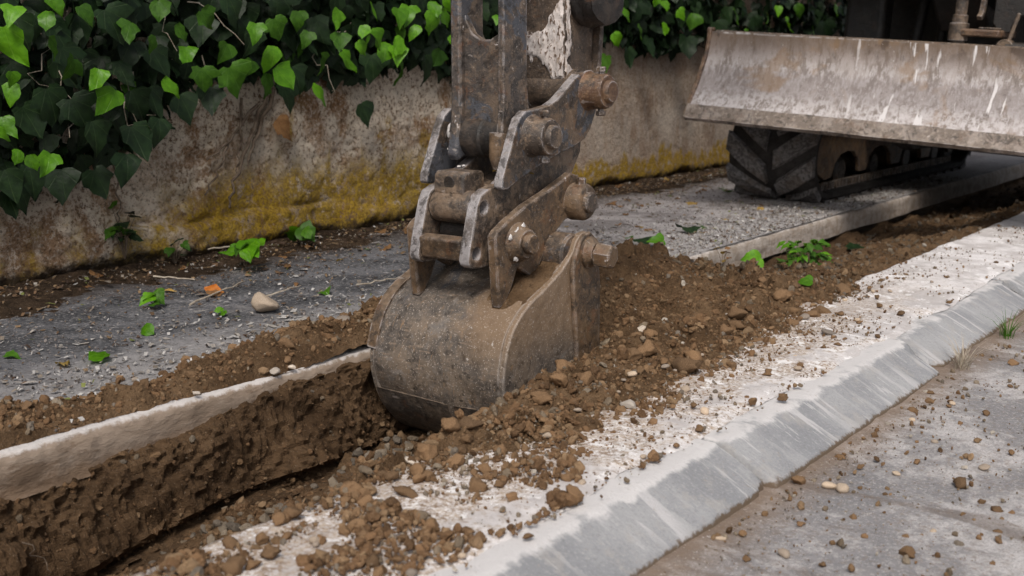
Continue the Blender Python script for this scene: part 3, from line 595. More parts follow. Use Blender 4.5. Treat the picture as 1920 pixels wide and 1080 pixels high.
def lumps_mesh(name, P, S, T, parent=None, round_=False):
    """many small lumps joined in one mesh (what nobody could count)"""
    n = len(P); R = rotmats(n); kind = RNG.integers(0, len(LUMPS), n); asp = RNG.uniform(.7, 1.25, (n, 3)); V, Fc, C = [], [], []; off = 0
    for k in range(len(LUMPS)):
        v, f = LUMPS[k]; ids = np.where(kind == k)[0]
        if not len(ids): continue
        vv = (v[None] * asp[ids][:, None] * S[ids][:, None, None]) @ R[ids].transpose(0, 2, 1) + P[ids][:, None]
        V.append(vv.reshape(-1, 3)); Fc.append((f[None] + (np.arange(len(ids)) * len(v))[:, None, None] + off).reshape(-1, 3)); off += len(ids) * len(v)
        C.append(np.repeat(np.concatenate([T[ids], np.ones((len(ids), 1))], 1), len(v), 0))
    o = pydata(name, np.concatenate(V), np.concatenate(Fc), 'frag', parent, None, np.concatenate(C)); meta(o, kind='stuff')
    if round_: o.data.shade_smooth()
    return o
SOILT = np.array([(.19, .112, .060), (.155, .091, .049), (.22, .137, .076), (.12, .071, .039), (.26, .172, .10), (.20, .155, .11), (.18, .15, .12), (.27, .22, .165), (.46, .41, .35)])
def tints(n, w, var=.18): return SOILT[RNG.choice(len(SOILT), n, p=np.array(w) / sum(w))] * RNG.uniform(1 - var, 1 + var, (n, 1))
W_SOIL = [6, 5, 5, 3, 3, 1.0, .5, .4, .10]; W_GRAV = [2, 3, 2, 2, 3, 4, 4, 3, .2]; W_ROAD = [2, 2, 3, 1, 3, 3, 2, 3, 1]
def power(n, lo, hi, a=2.2): u = RNG.random(n); return (lo ** (1 - a) + u * (hi ** (1 - a) - lo ** (1 - a))) ** (1 / (1 - a))
def scatter_heap():
    n = 30000; X = RNG.uniform(-2.0, -1.12, n); Y = RNG.uniform(.95, 4.0, n); Z = soil_h(X, Y); h = heap(X, Y)
    inb = (X > -2.06) & (X < -1.58) & (Y > 2.05) & (Y < 2.52)
    keep = (((X > XS) & (h > -.004)) | (X <= XS)) & ~inb & (RNG.random(n) < np.where(Y > 3, .55, 1)); keep &= ~((Y < 2.1) & (X < -1.95))
    X, Y, Z = X[keep], Y[keep], Z[keep]; m = len(X); s = power(m, .0022, .015, 2.7); Z = np.where(X > XS, np.maximum(Z, .001), Z)
    lumps_mesh('soil_crumbs', np.stack([X, Y, Z + s * .25], -1), s, tints(m, W_SOIL)); 
    # rounded gravel beside the bucket and in the trench floor
    n = 2600; X = RNG.uniform(-1.97, -1.45, n); Y = RNG.uniform(.9, 2.2, n); keep = RNG.random(n) < .9; X, Y = X[keep], Y[keep]; s = power(len(X), .006, .018, 1.9)
    lumps_mesh('trench_gravel', np.stack([X, Y, soil_h(X, Y) + s * .3], -1), s, tints(len(X), W_GRAV) * .8)
    n = 420; a = RNG.normal(size=(n, 2)) * .5; X = -1.70 + .085 * a[:, 0]; Y = 2.80 + .12 * a[:, 1]; s = power(n, .009, .017, 1.6); Z = soil_h(X, Y) + .045 * np.exp(-(a ** 2).sum(1)) + s * .2
    lumps_mesh('gravel_pile', np.stack([X, Y, Z], -1), s, np.array([(.30, .235, .165)]) * RNG.uniform(.7, 1.25, (n, 1)), None, True)
    # side of the trench
    n = 2600; i = RNG.integers(0, TSV.shape[0] - 1, n * 4); j = RNG.integers(3, 64, n * 4); P = TSV[i, j]; P = P[(P[:, 1] > .9) & (P[:, 1] < 3.9)][:n]; s = power(len(P), .002, .012, 2.7)
    lumps_mesh('trench_crumbs', P + np.array([.002, 0, 0]), s, tints(len(P), W_SOIL) * .72)
    n = 9000; X = RNG.uniform(-2.46, -2.09, n); Y = RNG.uniform(.9, 3.95, n); Z = ridge_h(X, Y); k = Z > -.004; X, Y, Z = X[k], Y[k], Z[k]; s = power(len(X), .0024, .015, 2.6)
    lumps_mesh('ridge_crumbs', np.stack([X, Y, np.maximum(Z, 0) + s * .25], -1), s, tints(len(X), W_SOIL))
scatter_heap()
def scatter_far():
    n = 5200; X = RNG.uniform(-2.05, -1.42, n); Y = 3.6 + 5.0 * RNG.random(n) ** 1.5; s = power(n, .003, .018, 2.5)
    lumps_mesh('dirt_grit', np.stack([X, Y, soil_h(X, Y) + s * .2], -1), s, tints(n, W_GRAV) * .62)
scatter_far()
def scatter_fine():
    n = 24000; X = RNG.uniform(-1.40, -1.02, n); Y = .85 + 4.6 * RNG.random(n) ** 1.3; d = np.exp(-(np.maximum(X + 1.32, 0)) / .13) * np.where(Y > 3.3, .25, 1) + .05
    k = (RNG.random(n) < d * .8) & (fbm(X * 9, Y * 5, 3, 3) > -.25); X, Y = X[k], Y[k]; s = power(len(X), .0012, .007, 2.5)
    lumps_mesh('slab_grit', np.stack([X, Y, .004 + s * .3], -1), s, tints(len(X), W_ROAD))
    n = 34000; X = -.87 + 1.5 * RNG.random(n); Y = RNG.uniform(.9, 4.6, n); d = .25 + .75 * np.exp(-(X + .87) / .07); k = (RNG.random(n) < d * .75) & (fbm(X * 5, Y * 5, 8, 3) > -.35); X, Y = X[k], Y[k]; s = power(len(X), .0012, .010, 2.4)
    lumps_mesh('road_grit', np.stack([X, Y, ZR + .003 + s * .3], -1), s, tints(len(X), W_ROAD))
scatter_fine()
def scatter_fore():
    n = 9000; X = RNG.uniform(-1.40, -1.04, n); Y = RNG.uniform(.85, 2.3, n); m = fbm(X * 6, Y * 6, 12, 3) - 1.6 * np.maximum(X + 1.25, 0) - .45 * sstep(1.5, 2.2, Y)
    k = (m > .06) & (RNG.random(n) < .75); X, Y, m = X[k], Y[k], m[k]; s = power(len(X), .0025, .015, 2.2)
    lumps_mesh('slab_crumbs', np.stack([X, Y, .003 + np.maximum(soil_h(X, Y), 0) + s * .35 + .012 * np.clip(m, 0, 1)], -1), s, tints(len(X), W_SOIL) * 1.1)
scatter_fore()
def scatter_pave():
    n = 9000; X = -2.1 - 1.3 * RNG.random(n) ** 1.2; Y = RNG.uniform(1.0, 6.5, n); k = fbm(X * 4, Y * 4, 5, 3) > -.2; X, Y = X[k], Y[k]; s = power(len(X), .0012, .007, 2.6)
    lumps_mesh('pavement_grit', np.stack([X, Y, .003 + s * .3], -1), s, np.array([(.17, .15, .14)]) * RNG.uniform(.35, 2.0, (len(X), 1)))
scatter_pave()
# single clods and stones
LM = {}
def lump_mesh(kind, i):
    key = (kind, i % 6)
    if key not in LM:
        v, f = lump(40 + i % 6 + 10 * len(kind), 3, .50 if kind == 'clod' else .2, .82 if kind == 'clod' else .68, kind in ('clod', 'palestone'))
        v = v * (1 + (.17 if kind == 'clod' else .03) * fbm(v[:, 0] * 4, v[:, 1] * 4, v[:, 2] * 4 + i, 3))[:, None]; me = bpy.data.meshes.new(kind); me.from_pydata(v.tolist(), [], f.tolist()); me.materials.append(MT[kind]); me.shade_smooth(); LM[key] = me
    return LM[key]
LCNT = [0]
def stone(name, kind, x, y, z, r, label, cat, group=None, asp=None, sink=.35):
    LCNT[0] += 1; o = bpy.data.objects.new(name, lump_mesh(kind, LCNT[0])); COL.objects.link(o)
    a = asp or (random.uniform(.85, 1.3), random.uniform(.8, 1.1), random.uniform(.75, 1.05)); o.scale = (r * a[0], r * a[1], r * a[2]); o.rotation_euler = (random.uniform(-.3, .3), random.uniform(-.3, .3), random.uniform(0, 6.28))
    o.location = (x, y, z + r * a[2] * .8 * (1 - sink)); meta(o, label, cat, group); return o
def hz(x, y): return float(soil_h(np.array([x]), np.array([y]))[0])
SLAB = [(-1.073, 1.347, .0142), (-1.022, 1.406, .0093), (-1.159, 1.334, .017), (-1.045, 1.576, .0236), (-1.157, 2.031, .0132), (-1.056, 2.284, .014), (-1.016, 2.355, .0141), (-1.052, 1.849, .0151), (-1.176, 3.015, .0204), (-1.108, 2.902, .0112), (-1.186, 3.437, .0113), (-1.1, 3.372, .0156), (-1.159, 3.189, .0106), (-1.06, 2.047, .0118), (-1.125, 2.853, .0083), (-1.15, 2.19, .0116), (-1.099, 2.641, .0104), (-1.235, 2.54, .0156), (-1.116, 1.65, .0133), (-1.139, 1.521, .0137), (-1.145, 1.184, .0159), (-1.223, 1.161, .0113), (-1.05, 1.933, .0082), (-1.141, 2.549, .009), (-1.06, 3.06, .0085), (-1.24, 2.967, .0131)]
ROADC = [(-.604, 2.273, .0209), (-.575, 1.881, .018), (-.745, 1.761, .0108), (-.778, 2.107, .0145), (-.709, 1.983, .0107), (-.764, 3.304, .0175), (-.853, 2.878, .012), (-.692, 2.779, .01), (-.723, 2.679, .0073), (-.86, 2.096, .0147), (-.806, 2.111, .0135), (-.508, 2.174, .0118), (-.716, 2.358, .0088), (-.545, 2.202, .008), (-.84, 2.707, .0128), (-.781, 2.791, .0089), (-.85, 2.277, .0089), (-.727, 2.262, .0065), (-.594, 2.401, .0109), (-.663, 1.912, .0075), (-.788, 1.708, .0089), (-.818, 2.633, .0074), (-.846, 2.468, .0106), (-.85, 2.289, .0091), (-.483, 2.076, .0085), (-.573, 2.008, .0066), (-.777, 1.901, .0077), (-.704, 2.134, .0072), (-.453, 1.933, .0071), (-.86, 1.756, .0084)]
stone('soil_clod', 'clod', *ROADC[0][:2], ZR, ROADC[0][2], 'largest brown soil clod lying alone out on the dusty road', 'clod')
stone('soil_clod', 'clod', *ROADC[1][:2], ZR, ROADC[1][2], 'blocky tan clod on the road at the bottom edge of the photo', 'clod')
stone('soil_clod', 'clod', *ROADC[5][:2], ZR, ROADC[5][2], 'dark clod on the road beside the dry grass tuft', 'clod')
for (x, y, r) in ROADC[2:5] + ROADC[6:]:
    stone('soil_clod', random.choice(['clod', 'clod', 'clod', 'clod', 'river']), x, y, ZR, r, 'small brown clod scattered on the dusty road below the kerb', 'clod', 'small clods on the road')
for k in range(75):
    x = -.86 + 1.2 * random.random() ** 1.4; y = random.uniform(1.2, 4.3); stone('soil_clod', random.choice(['clod', 'clod', 'clod', 'clod', 'river', 'stone']), x, y, ZR, random.uniform(.004, .0095), 'small brown clod scattered on the dusty road below the kerb', 'clod', 'small clods on the road')
stone('soil_clod', 'clod', *SLAB[3][:2], .002, SLAB[3][2], 'large grey brown clod at the kerb crest in the foreground', 'clod')
stone('pebble', 'stone', *SLAB[8][:2], .002, SLAB[8][2], 'flat pale pebble lying on the clean white part of the slab', 'pebble', asp=(1.4, .9, .5))
for (x, y, r) in SLAB[:3] + SLAB[4:8] + SLAB[9:]:
    stone('soil_clod', 'clod', x, y, .002, r, 'brown soil clod scattered on the white slab top', 'clod', 'clods on the white slab')
for k in range(80):
    y = random.uniform(1.0, 4.2); x = -1.34 + .32 * random.random() ** 1.6; x = max(x, -1.33)
    stone('soil_clod', random.choice(['clod', 'clod', 'clod', 'clod', 'river', 'stone']), x, y, .002 + max(0, hz(x, y)), random.uniform(.004, .011), 'brown soil clod scattered on the white slab top', 'clod', 'clods on the white slab')
stone('stone', 'palestone', -1.26, 2.10, max(0, hz(-1.26, 2.10)), .020, 'white stone at the foot of the soil heap on the slab', 'stone', asp=(1.3, .9, .7))
stone('stone', 'palestone', -1.40, 1.56, hz(-1.40, 1.56), .017, 'white speckled stone on the heap in front of the bucket', 'stone', asp=(1.3, .8, .7))
stone('stone', 'palestone', -1.52, 2.60, hz(-1.52, 2.60), .021, 'pale grey stone on top of the soil heap right of the bucket', 'stone')
stone('stone', 'palestone', -1.80, 1.36, hz(-1.80, 1.36), .013, 'small white stone down on the trench gravel', 'stone')
stone('stone', 'palestone', -1.72, 1.10, hz(-1.72, 1.10), .010, 'tiny white stone low in the trench at the left', 'stone')
stone('soil_clod', 'clod', -1.37, 3.60, .0, .034, 'round brown clod at the far tip of the soil heap on the slab', 'clod', asp=(1.25, 1, .75))
stone('soil_clod', 'clod', -1.44, 3.28, hz(-1.44, 3.28), .030, 'rounded brown clod on the heap below the fallen green leaf', 'clod')
stone('pebble', 'stone', -1.31, 3.16, .0, .017, 'round grey pebble at the heap edge on the slab', 'pebble')
stone('soil_clod', 'clod', -1.30, 2.42, max(0, hz(-1.30, 2.42)) - .004, .038, 'big crumbly clod on the near slope of the heap', 'clod')
for k in range(46):
    y = random.uniform(1.35, 3.6); x = random.uniform(-1.6, -1.28)
    if x < -1.5 and y < 2.6: x = -1.4
    stone('soil_clod', 'clod', x, y, max(hz(x, y), -.2), random.uniform(.010, .032), 'brown lump sticking out of the soil heap beside the trench', 'clod', 'lumps in the heap')
for k in range(46):
    y = random.uniform(.95, 1.7); x = -1.39 + .30 * random.random() ** 1.3
    stone('soil_clod', 'clod', x, y, max(hz(x, y), .002), random.uniform(.008, .020), 'brown clod in the loose scatter on the slab in the foreground', 'clod', 'foreground clods')
stone('soil_clod', 'clod', -2.31, 2.06, float(ridge_h(-2.31, 2.06)), .026, 'brown clod standing on the spoil ridge by the pavement', 'clod')
stone('stone', 'stone', -2.28, 1.90, float(ridge_h(-2.28, 1.90)), .015, 'pale grey stone set in the spoil ridge', 'stone')
for k in range(30):
    y = random.uniform(1.2, 3.6); x = random.uniform(-2.36, -2.13)
    stone('soil_clod', random.choice(['clod', 'clod', 'stone']), x, y, max(0, float(ridge_h(x, y))), random.uniform(.008, .021), 'brown lump on the spoil ridge along the pavement edge', 'clod', 'lumps on the spoil ridge')
o = stone('river_stone', 'river', -2.64, 2.29, .0, .052, 'oval tan stone with a white patch lying on the grey pavement', 'stone', asp=(1.3, .82, .85), sink=.2); o.rotation_euler = (.1, .25, -.35)
v, f = lump(77, 3, .34, .78, True); me = bpy.data.meshes.new('river_stone'); me.from_pydata(v.tolist(), [], f.tolist()); me.materials.append(MT['river']); me.shade_smooth(); o.data = me
for (x, y, r) in [(-2.075, 1.83, .014), (-2.078, 1.60, .010), (-2.075, 1.88, .010)]:
    stone('mortar_lump', 'palestone', x, y, .004, r, 'white mortar lump on the broken concrete edge of the trench', 'mortar lump', 'mortar lumps on the edge')

# ------------------------------------------------------------------ garden wall
def wall():
    ys = axis([(-6, .8, .2), (.8, 8.5, .014), (8.5, 14, .06), (14, 50, 1.5)]); zs = axis([(-.12, .0, .03), (0, .75, .011), (.75, 2.0, .1)])
    Y, Z = np.meshgrid(ys, zs, indexing='ij'); sm = sstep(4.6, 5.2, Y)
    d = (.010 * fbm(Y * 5, Z * 6, 2, 5, .6) + .005 * fbm(Y * 45, Z * 45, 3, 3)) * (1 - .65 * sm)
    foot = .13 + .03 * fbm(Y * 4, 0, 1, 3); d = d + .026 * sstep(foot + .012, foot - .012, Z) * (1 - sm) * (.7 + .5 * fbm(Y * 3, 5, 2, 2))
    d = d - .022 * np.exp(-((Z - foot - .012 - .0 * Y) / .007) ** 2) * np.clip(.3 + fbm(Y * 6, 1, 5, 3), 0, 1) * (1 - sm)
    d = d - .03 * np.clip(fbm(Y * 9, Z * 9, 7, 3) - .75, 0, 1) * (1 - sm) - .035 * sstep(.05, .0, Z + .03 * fbm(Y * 9, 0, 2, 3))
    V = np.stack([XW + d, Y, Z], -1); n = len(ys)
    back = V[:, -1:].copy(); b1 = back.copy(); b1[..., 0] = XW - .25; b2 = b1.copy(); b2[..., 2] = -.12
    o = gridmesh('garden_wall', np.concatenate([V, b1, b2], 1), 'wall'); meta(o, 'old rendered garden wall with yellow lichen under the ivy', 'wall'); return o
wall()
def humus():
    xs = axis([(-3.56, -2.95, .012)]); ys = axis([(.8, 9, .014), (9, 14, .1)]); X, Y = np.meshgrid(xs, ys, indexing='ij')
    w = interp(Y, [(.8, -3.05), (1.6, -3.12), (2.4, -3.22), (3.0, -3.30), (4, -3.36), (6, -3.28), (9, -3.2)]) + .06 * fbm(Y * 5, 0, 6, 4)
    t = (w - X) / .3; Z = np.where(t > 0, .022 * sstep(0, .8, t), t * .05) + .010 * fbm(X * 22, Y * 22, 4, 4) * np.clip(.3 + t, 0, 1) - .002
    meta(gridmesh('leaf_mould', np.stack([X, Y, Z], -1), 'humus', keep=Z > -.012), kind='structure')
humus()

# ------------------------------------------------------------------ leaves
YOUNG_S = [(0, .06, -.01), (.07, .22, .0), (.20, .36, .16), (.36, .43, .34), (.52, .40, .52), (.68, .29, .68), (.84, .13, .84), (1, .0, 1)]
ANGLE_S = [(0, .10, -.03), (.08, .30, -.02), (.20, .45, .16), (.32, .44, .33), (.46, .34, .47), (.62, .26, .63), (.82, .12, .83), (1, 0, 1)]
MATURE_S = [(0, .15, -.10), (.08, .40, -.07), (.18, .50, .10), (.30, .57, .33), (.43, .37, .44), (.60, .30, .65), (.80, .14, .83), (1, 0, 1)]
NARROW_S = [(0, .05, .0), (.15, .18, .14), (.35, .26, .35), (.55, .25, .56), (.78, .13, .79), (1, 0, 1)]
def leaf_arr(shape, seed):
    rs = random.Random(seed); v, uv, f = [], [], []; fold = rs.uniform(-.1, .55); droop = rs.uniform(-.1, .5); tw = rs.uniform(-.55, .55); asym = rs.uniform(-.2, .2); wav = rs.uniform(.02, .10); stretch = rs.uniform(.8, 1.12); bend = rs.uniform(-.25, .25)
    wj = [(rs.uniform(.84, 1.16), rs.uniform(.84, 1.16)) for _ in shape]
    for ii, (ym, w, yo) in enumerate(shape):
        for s in (-1, -.5, 0, .5, 1):
            x = s * w * wj[ii][s > 0] * stretch * (1 + asym * s) * (1 + .08 * rs.uniform(-1, 1)) + bend * ym * ym; y = ym + (yo - ym) * abs(s) ** 1.5
            z = fold * abs(x) * (1 - .4 * abs(s)) - droop * (y - .15) ** 2 + tw * x * y + wav * math.sin(9 * y + 3 * s + seed) * abs(s)
            v.append((x, y, z)); uv.append((x + .5, y))
    n = len(shape)
    for i in range(n - 1):
        for k in range(4): f.append((i * 5 + k, i * 5 + k + 1, i * 5 + 6 + k, i * 5 + 5 + k))
    return np.array(v), np.array(uv), f
LA = {'y': [leaf_arr(YOUNG_S if s % 3 else ANGLE_S, s) for s in range(16)], 'm': [leaf_arr(MATURE_S if s % 3 else ANGLE_S, 20 + s) for s in range(14)], 'n': [leaf_arr(NARROW_S, 40 + s) for s in range(5)]}
LMESH = {}
def leaf_mesh(kind, i, mat):
    key = (kind, i % len(LA[kind]), mat)
    if key not in LMESH:
        v, uv, f = LA[kind][key[1]]; me = bpy.data.meshes.new('leaf'); me.from_pydata(v.tolist(), [], f)
        ul = me.uv_layers.new(name='UVMap')
        for l in me.loops: ul.data[l.index].uv = uv[l.vertex_index]
        me.materials.append(MT[mat]); me.shade_smooth(); LMESH[key] = me
    return LMESH[key]
def frame(tip, nrm):
    y = tip.normalized(); z = (nrm - y * nrm.dot(y)).normalized(); x = y.cross(z); return Matrix((x, y, z)).transposed()
def leaf(name, kind, mat, pos, size, tip, nrm, parent=None, centre=True):
    o = bpy.data.objects.new(name, leaf_mesh(kind, random.randrange(99), mat)); COL.objects.link(o)
    Rm = frame(Vector(tip), Vector(nrm)); p = Vector(pos) - (Vector(tip).normalized() * size * .48 if centre else Vector((0, 0, 0)))
    mw = Matrix.Translation(p) @ Rm.to_4x4() @ Matrix.Diagonal((size, size, size, 1))
    if parent: o.parent = parent; o.matrix_parent_inverse = _world(parent).inverted()
    o.matrix_basis = mw; return o
ru = random.uniform
EDGE = [(-2, .30), (1.6, .30), (1.92, .285), (2.14, .28), (2.3, .33), (2.39, .42), (2.52, .51), (2.59, .58), (2.88, .60), (3.28, .60), (3.59, .66), (4.1, .68), (4.71, .70), (5.72, .78), (6.02, .74), (6.34, .68), (6.8, .76), (8.9, .84), (14, .8)]
ivy = meta(empty('ivy', (-3.45, 4, 0)), 'dark ivy with bright young leaves hanging over the old wall', 'ivy')
YOUNG = [(-3.126, 1.838, .769, .144), (-3.101, 1.831, .86, .08), (-3.115, 1.82, .645, .081), (-3.095, 1.791, .551, .081), (-3.092, 1.778, .534, .068), (-3.156, 1.943, .435, .092), (-3.153, 1.891, .444, .058), (-3.081, 1.806, .472, .056), (-3.168, 2.171, .602, .117), (-3.165, 2.132, .671, .095), (-3.144, 2.452, .743, .101), (-3.18, 2.414, .645, .094), (-3.188, 2.784, .824, .093), (-3.222, 2.89, .737, .111), (-3.209, 2.93, .671, .12), (-3.248, 3.236, .884, .093), (-3.209, 3.106, .604, .125), (-3.096, 1.969, .891, .07), (-3.119, 1.948, .851, .077), (-3.201, 3.247, .722, .119), (-3.206, 3.327, .776, .077), (-3.255, 3.504, .767, .107), (-3.199, 3.513, .789, .097), (-3.213, 3.53, .75, .098), (-3.236, 3.575, .896, .098), (-3.258, 3.65, .909, .118), (-3.191, 3.721, .88, .118), (-3.222, 3.843, .896, .112), (-3.202, 3.736, .933, .091), (-3.19, 3.321, .836, .077), (-3.203, 3.408, .813, .095), (-3.186, 3.836, .804, .06), (-3.228, 3.883, .964, .094), (-3.196, 4.174, .899, .069), (-3.224, 5.289, .951, .098), (-3.185, 5.137, .824, .101), (-3.19, 5.508, 1.019, .094), (-3.252, 7.334, .937, .117), (-3.249, 7.75, .903, .106), (-3.243, 7.01, .98, .098), (-3.183, 7.016, 1.021, .084), (-3.225, 8.074, 1.063, .109), (-3.21, 5.847, .971, .086), (-3.236, 5.691, .891, .085), (-3.219, 5.667, 1.011, .072), (-3.229, 3.415, .918, .087), (-3.232, 3.665, .841, .082), (-3.098, 1.817, .682, .056)]
MID = [(-3.268, 2.755, .659, .133), (-3.25, 2.877, .644, .104), (-3.233, 2.505, .819, .081), (-3.196, 2.362, .783, .071), (-3.254, 3.602, .686, .136), (-3.241, 5.114, .705, .102), (-3.273, 2.964, .841, .097), (-3.324, 3.228, .716, .103), (-3.254, 3.046, .87, .09), (-3.244, 3.251, .796, .093), (-3.223, 2.608, .86, .097), (-3.194, 2.06, .708, .087), (-3.206, 2.281, .82, .091), (-3.271, 2.454, .891, .088), (-3.175, 2.114, .864, .08), (-3.283, 3.856, .735, .104), (-3.292, 2.727, .755, .093), (-3.326, 2.873, .699, .089), (-3.255, 5.471, .869, .106), (-3.241, 6.029, .935, .113), (-3.331, 6.742, .985, .124), (-3.26, 6.754, .856, .11), (-3.299, 7.627, 1.041, .12), (-3.325, 3.15, .805, .084), (-3.282, 2.621, .666, .099), (-3.167, 1.995, .77, .085)]
DARK = [(-3.227, 2.249, .836, .125), (-3.33, 2.352, .856, .123), (-3.237, 2.089, .723, .115), (-3.311, 2.181, .82, .118), (-3.299, 2.789, .902, .133), (-3.264, 2.042, .596, .122), (-3.217, 2.15, .496, .118), (-3.225, 2.308, .47, .129), (-3.289, 2.426, .591, .126), (-3.218, 2.257, .389, .121), (-3.327, 2.583, .567, .115), (-3.285, 1.98, .55, .114), (-3.222, 1.928, .382, .113), (-3.305, 2.083, .347, .119), (-3.302, 2.214, .344, .108), (-3.236, 1.867, .371, .112), (-3.303, 2.679, .592, .109), (-3.381, 3.097, .587, .11), (-3.46, 3.60, .505, .111), (-3.289, 2.845, .793, .119), (-3.362, 3.256, .837, .129), (-3.285, 3.065, .659, .116), (-3.244, 2.422, .721, .117), (-3.326, 2.666, .827, .116), (-3.345, 3.529, .693, .127), (-3.338, 3.85, .69, .134), (-3.323, 3.008, .927, .114), (-3.218, 1.929, .815, .11), (-3.275, 2.353, .585, .123), (-3.242, 2.116, .57, .117), (-3.239, 2.403, .498, .11), (-3.339, 4.141, .71, .12), (-3.348, 4.64, .782, .118), (-3.314, 5.465, .731, .119), (-3.371, 5.786, .788, .124), (-3.364, 6.202, .79, .144), (-3.283, 6.441, .883, .146), (-3.337, 7.062, .927, .143), (-3.334, 8.191, .91, .16)]
for (x, y, z, s) in YOUNG: leaf('leaf', 'y', 'leaf_young', (x, y, z), s * .86, (ru(-.1, .7), ru(-.9, .9), -1), (1, ru(-1.4, .7), ru(.1, 1.3)), ivy)
for (x, y, z, s) in MID: leaf('leaf', random.choice('ym'), 'leaf_mid', (x, y, z), s * .85, (ru(0, .5), ru(-.8, .8), -1), (1, ru(-1.2, .7), ru(.0, 1.0)), ivy)
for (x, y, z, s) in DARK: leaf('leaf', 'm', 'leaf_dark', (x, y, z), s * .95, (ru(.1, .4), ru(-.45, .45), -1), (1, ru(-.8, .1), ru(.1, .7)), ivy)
def thick(y, z): return float(np.interp(z - np.interp(y, *zip(*EDGE)), [0, .08, .22, .5, 1.3], [.04, .08, .17, .25, .27])) + .06 * max(0, min(1, (2.6 - y)))
for k in range(180):
    y = ru(1.5, 9.0) if k % 3 == 0 else ru(1.5, 5.4); z0 = float(np.interp(y, *zip(*EDGE))); z = ru(z0 + .0, 1.05); x = XW + thick(y, z) * ru(.75, 1.0)
    mt = random.choices(['leaf_dark', 'leaf_mid', 'leaf_young'], [8, 1.3, .35])[0]
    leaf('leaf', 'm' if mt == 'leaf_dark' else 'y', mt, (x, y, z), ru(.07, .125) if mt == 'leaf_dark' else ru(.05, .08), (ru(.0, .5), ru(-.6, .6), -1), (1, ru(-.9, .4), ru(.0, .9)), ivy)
def leaf_stuff(name, items, mat, parent):
    V, U, Fc = [], [], []; off = 0
    for (kind, pos, size, tip, nrm) in items:
        v, uv, f = random.choice(LA[kind]); Rm = np.array(frame(Vector(tip), Vector(nrm))); V.append(v * size @ Rm.T + np.array(pos)); U.append(uv); Fc += [tuple(i + off for i in q) for q in f]; off += len(v)
    o = pydata(name, np.concatenate(V), Fc, mat, parent, None, None, np.concatenate(U)); o.data.shade_smooth(); meta(o, kind='stuff'); return o
def ivy_mass():
    it = []
    for k in range(5200):
        y = ru(.2, 6.2) if k % 4 else ru(5, 13); z0 = float(np.interp(y, *zip(*EDGE)))
        z = z0 + .01 + (1.05 - z0) * random.random() if k % 5 else ru(1.0, 1.9)
        x = XW + .015 + thick(y, z) * random.random() ** 2.2 * .85; z += .05 + .09 * float(vnoise(y * 5.0, 3.3)) * max(0, 1 - (z - z0) / .25)
        it.append((random.choice('mmy'), (x, y, z), ru(.045, .105), (ru(-.3, .8), ru(-1.2, 1.2), -1), (1, ru(-1.6, 1.4), ru(-.6, 1.4))))
    for k in range(3600):                                              # unseen hedge crown over the wall top, put in to shade the ivy
        y = ru(-.5, 12); z = ru(1.15, 1.75); x = XW + ru(-.40, .22); it.append(('m', (x, y, z), ru(.08, .14), (ru(0, .7), ru(-.8, .8), -1), (1, ru(-.8, .8), ru(.2, 1.5))))
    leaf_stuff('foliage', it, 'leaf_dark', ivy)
ivy_mass()
ROOTS = [[(3.113, .60), (3.025, .435), (2.938, .278), (2.906, .179)], [(3.057, .56), (2.921, .43), (2.817, .367)], [(2.993, .59), (2.971, .397), (2.952, .297)], [(2.921, .43), (2.864, .324), (2.797, .24)], [(2.415, .42), (2.429, .247), (2.415, .155)], [(3.16, .62), (3.06, .45), (3.0, .33)]]
for i, rt in enumerate(ROOTS):
    pts = [(XW + .018 + .006 * math.sin(j * 1.7 + i), p.x + .008 * math.sin(j * 2.3 + i * 2), p.y) for j, p in enumerate(fractal_line([(a, b, 0) for a, b in rt], 5))]
    tube('stem', pts, [.009, .007, .006, .006, .004, .010][i], 'stem', ivy, 7, .55)
for k in range(16):
    y = ru(1.8, 5.5); z0 = float(np.interp(y, *zip(*EDGE))); z = ru(z0 + .1, 1.0); p = Vector((XW + thick(y, z) * .8, y, z)); pts = [p]
    for j in range(6): p = p + Vector((ru(-.01, .03), ru(-.05, .05), ru(-.06, .01))); pts.append(p)
    tube('stem', pts, .0022, 'twig', ivy, 5, .5)
leaf('leaf', 'm', 'leaf_dead', (-3.49, 3.18, .47), .10, (.3, .6, -.7), (1, -.3, .2), ivy); leaf('leaf', 'm', 'leaf_dead', (-3.47, 2.50, .47), .07, (.2, .5, -.8), (.6, -.8, .2), ivy)

# ------------------------------------------------------------------ fallen leaves, twigs, litter, weeds
def fallen(kind, mat, x, y, s, label, z=.006, nrm=None, cat='leaf', group=None):
    a = ru(0, 6.28); o = leaf('fallen_leaf', kind, mat, (x, y, z + s * .06), s, (math.cos(a), math.sin(a), ru(-.05, .15)), nrm or (ru(-.3, .3), ru(-.5, .1), 1)); meta(o, label, cat, group); return o
fallen('y', 'leaf_young', -2.529, 1.646, .072, 'large bright green leaf fallen on the pavement near the spoil ridge', nrm=(.2, -.6, 1), z=.012)
fallen('y', 'leaf_mid', -2.723, 1.54, .045, 'small green leaf on the pavement at the left edge of the photo')
fallen('y', 'leaf_young', -2.657, 1.89, .05, 'upright bright green leaf on the bare grey pavement', nrm=(.5, -.9, .5), z=.015)
fallen('y', 'leaf_young', -2.695, 2.177, .035, 'tiny green leaf left of the tan stone')
fallen('y', 'leaf_mid', -2.678, 2.581, .05, 'dark green leaf lying right of the tan stone', nrm=(.1, -.6, 1))
fallen('n', 'leaf_orange', -2.978, 2.377, .065, 'bright orange fallen leaf near the foot of the wall', nrm=(.2, -.6, 1), z=.012)
fallen('n', 'leaf_yellow', -2.56, 1.58, .06, 'yellow brown leaf behind the large green fallen leaf')
fallen('y', 'leaf_young', -2.295, 4.015, .07, 'green leaf on the pavement just behind the bucket', nrm=(.2, -.8, .8), z=.03)
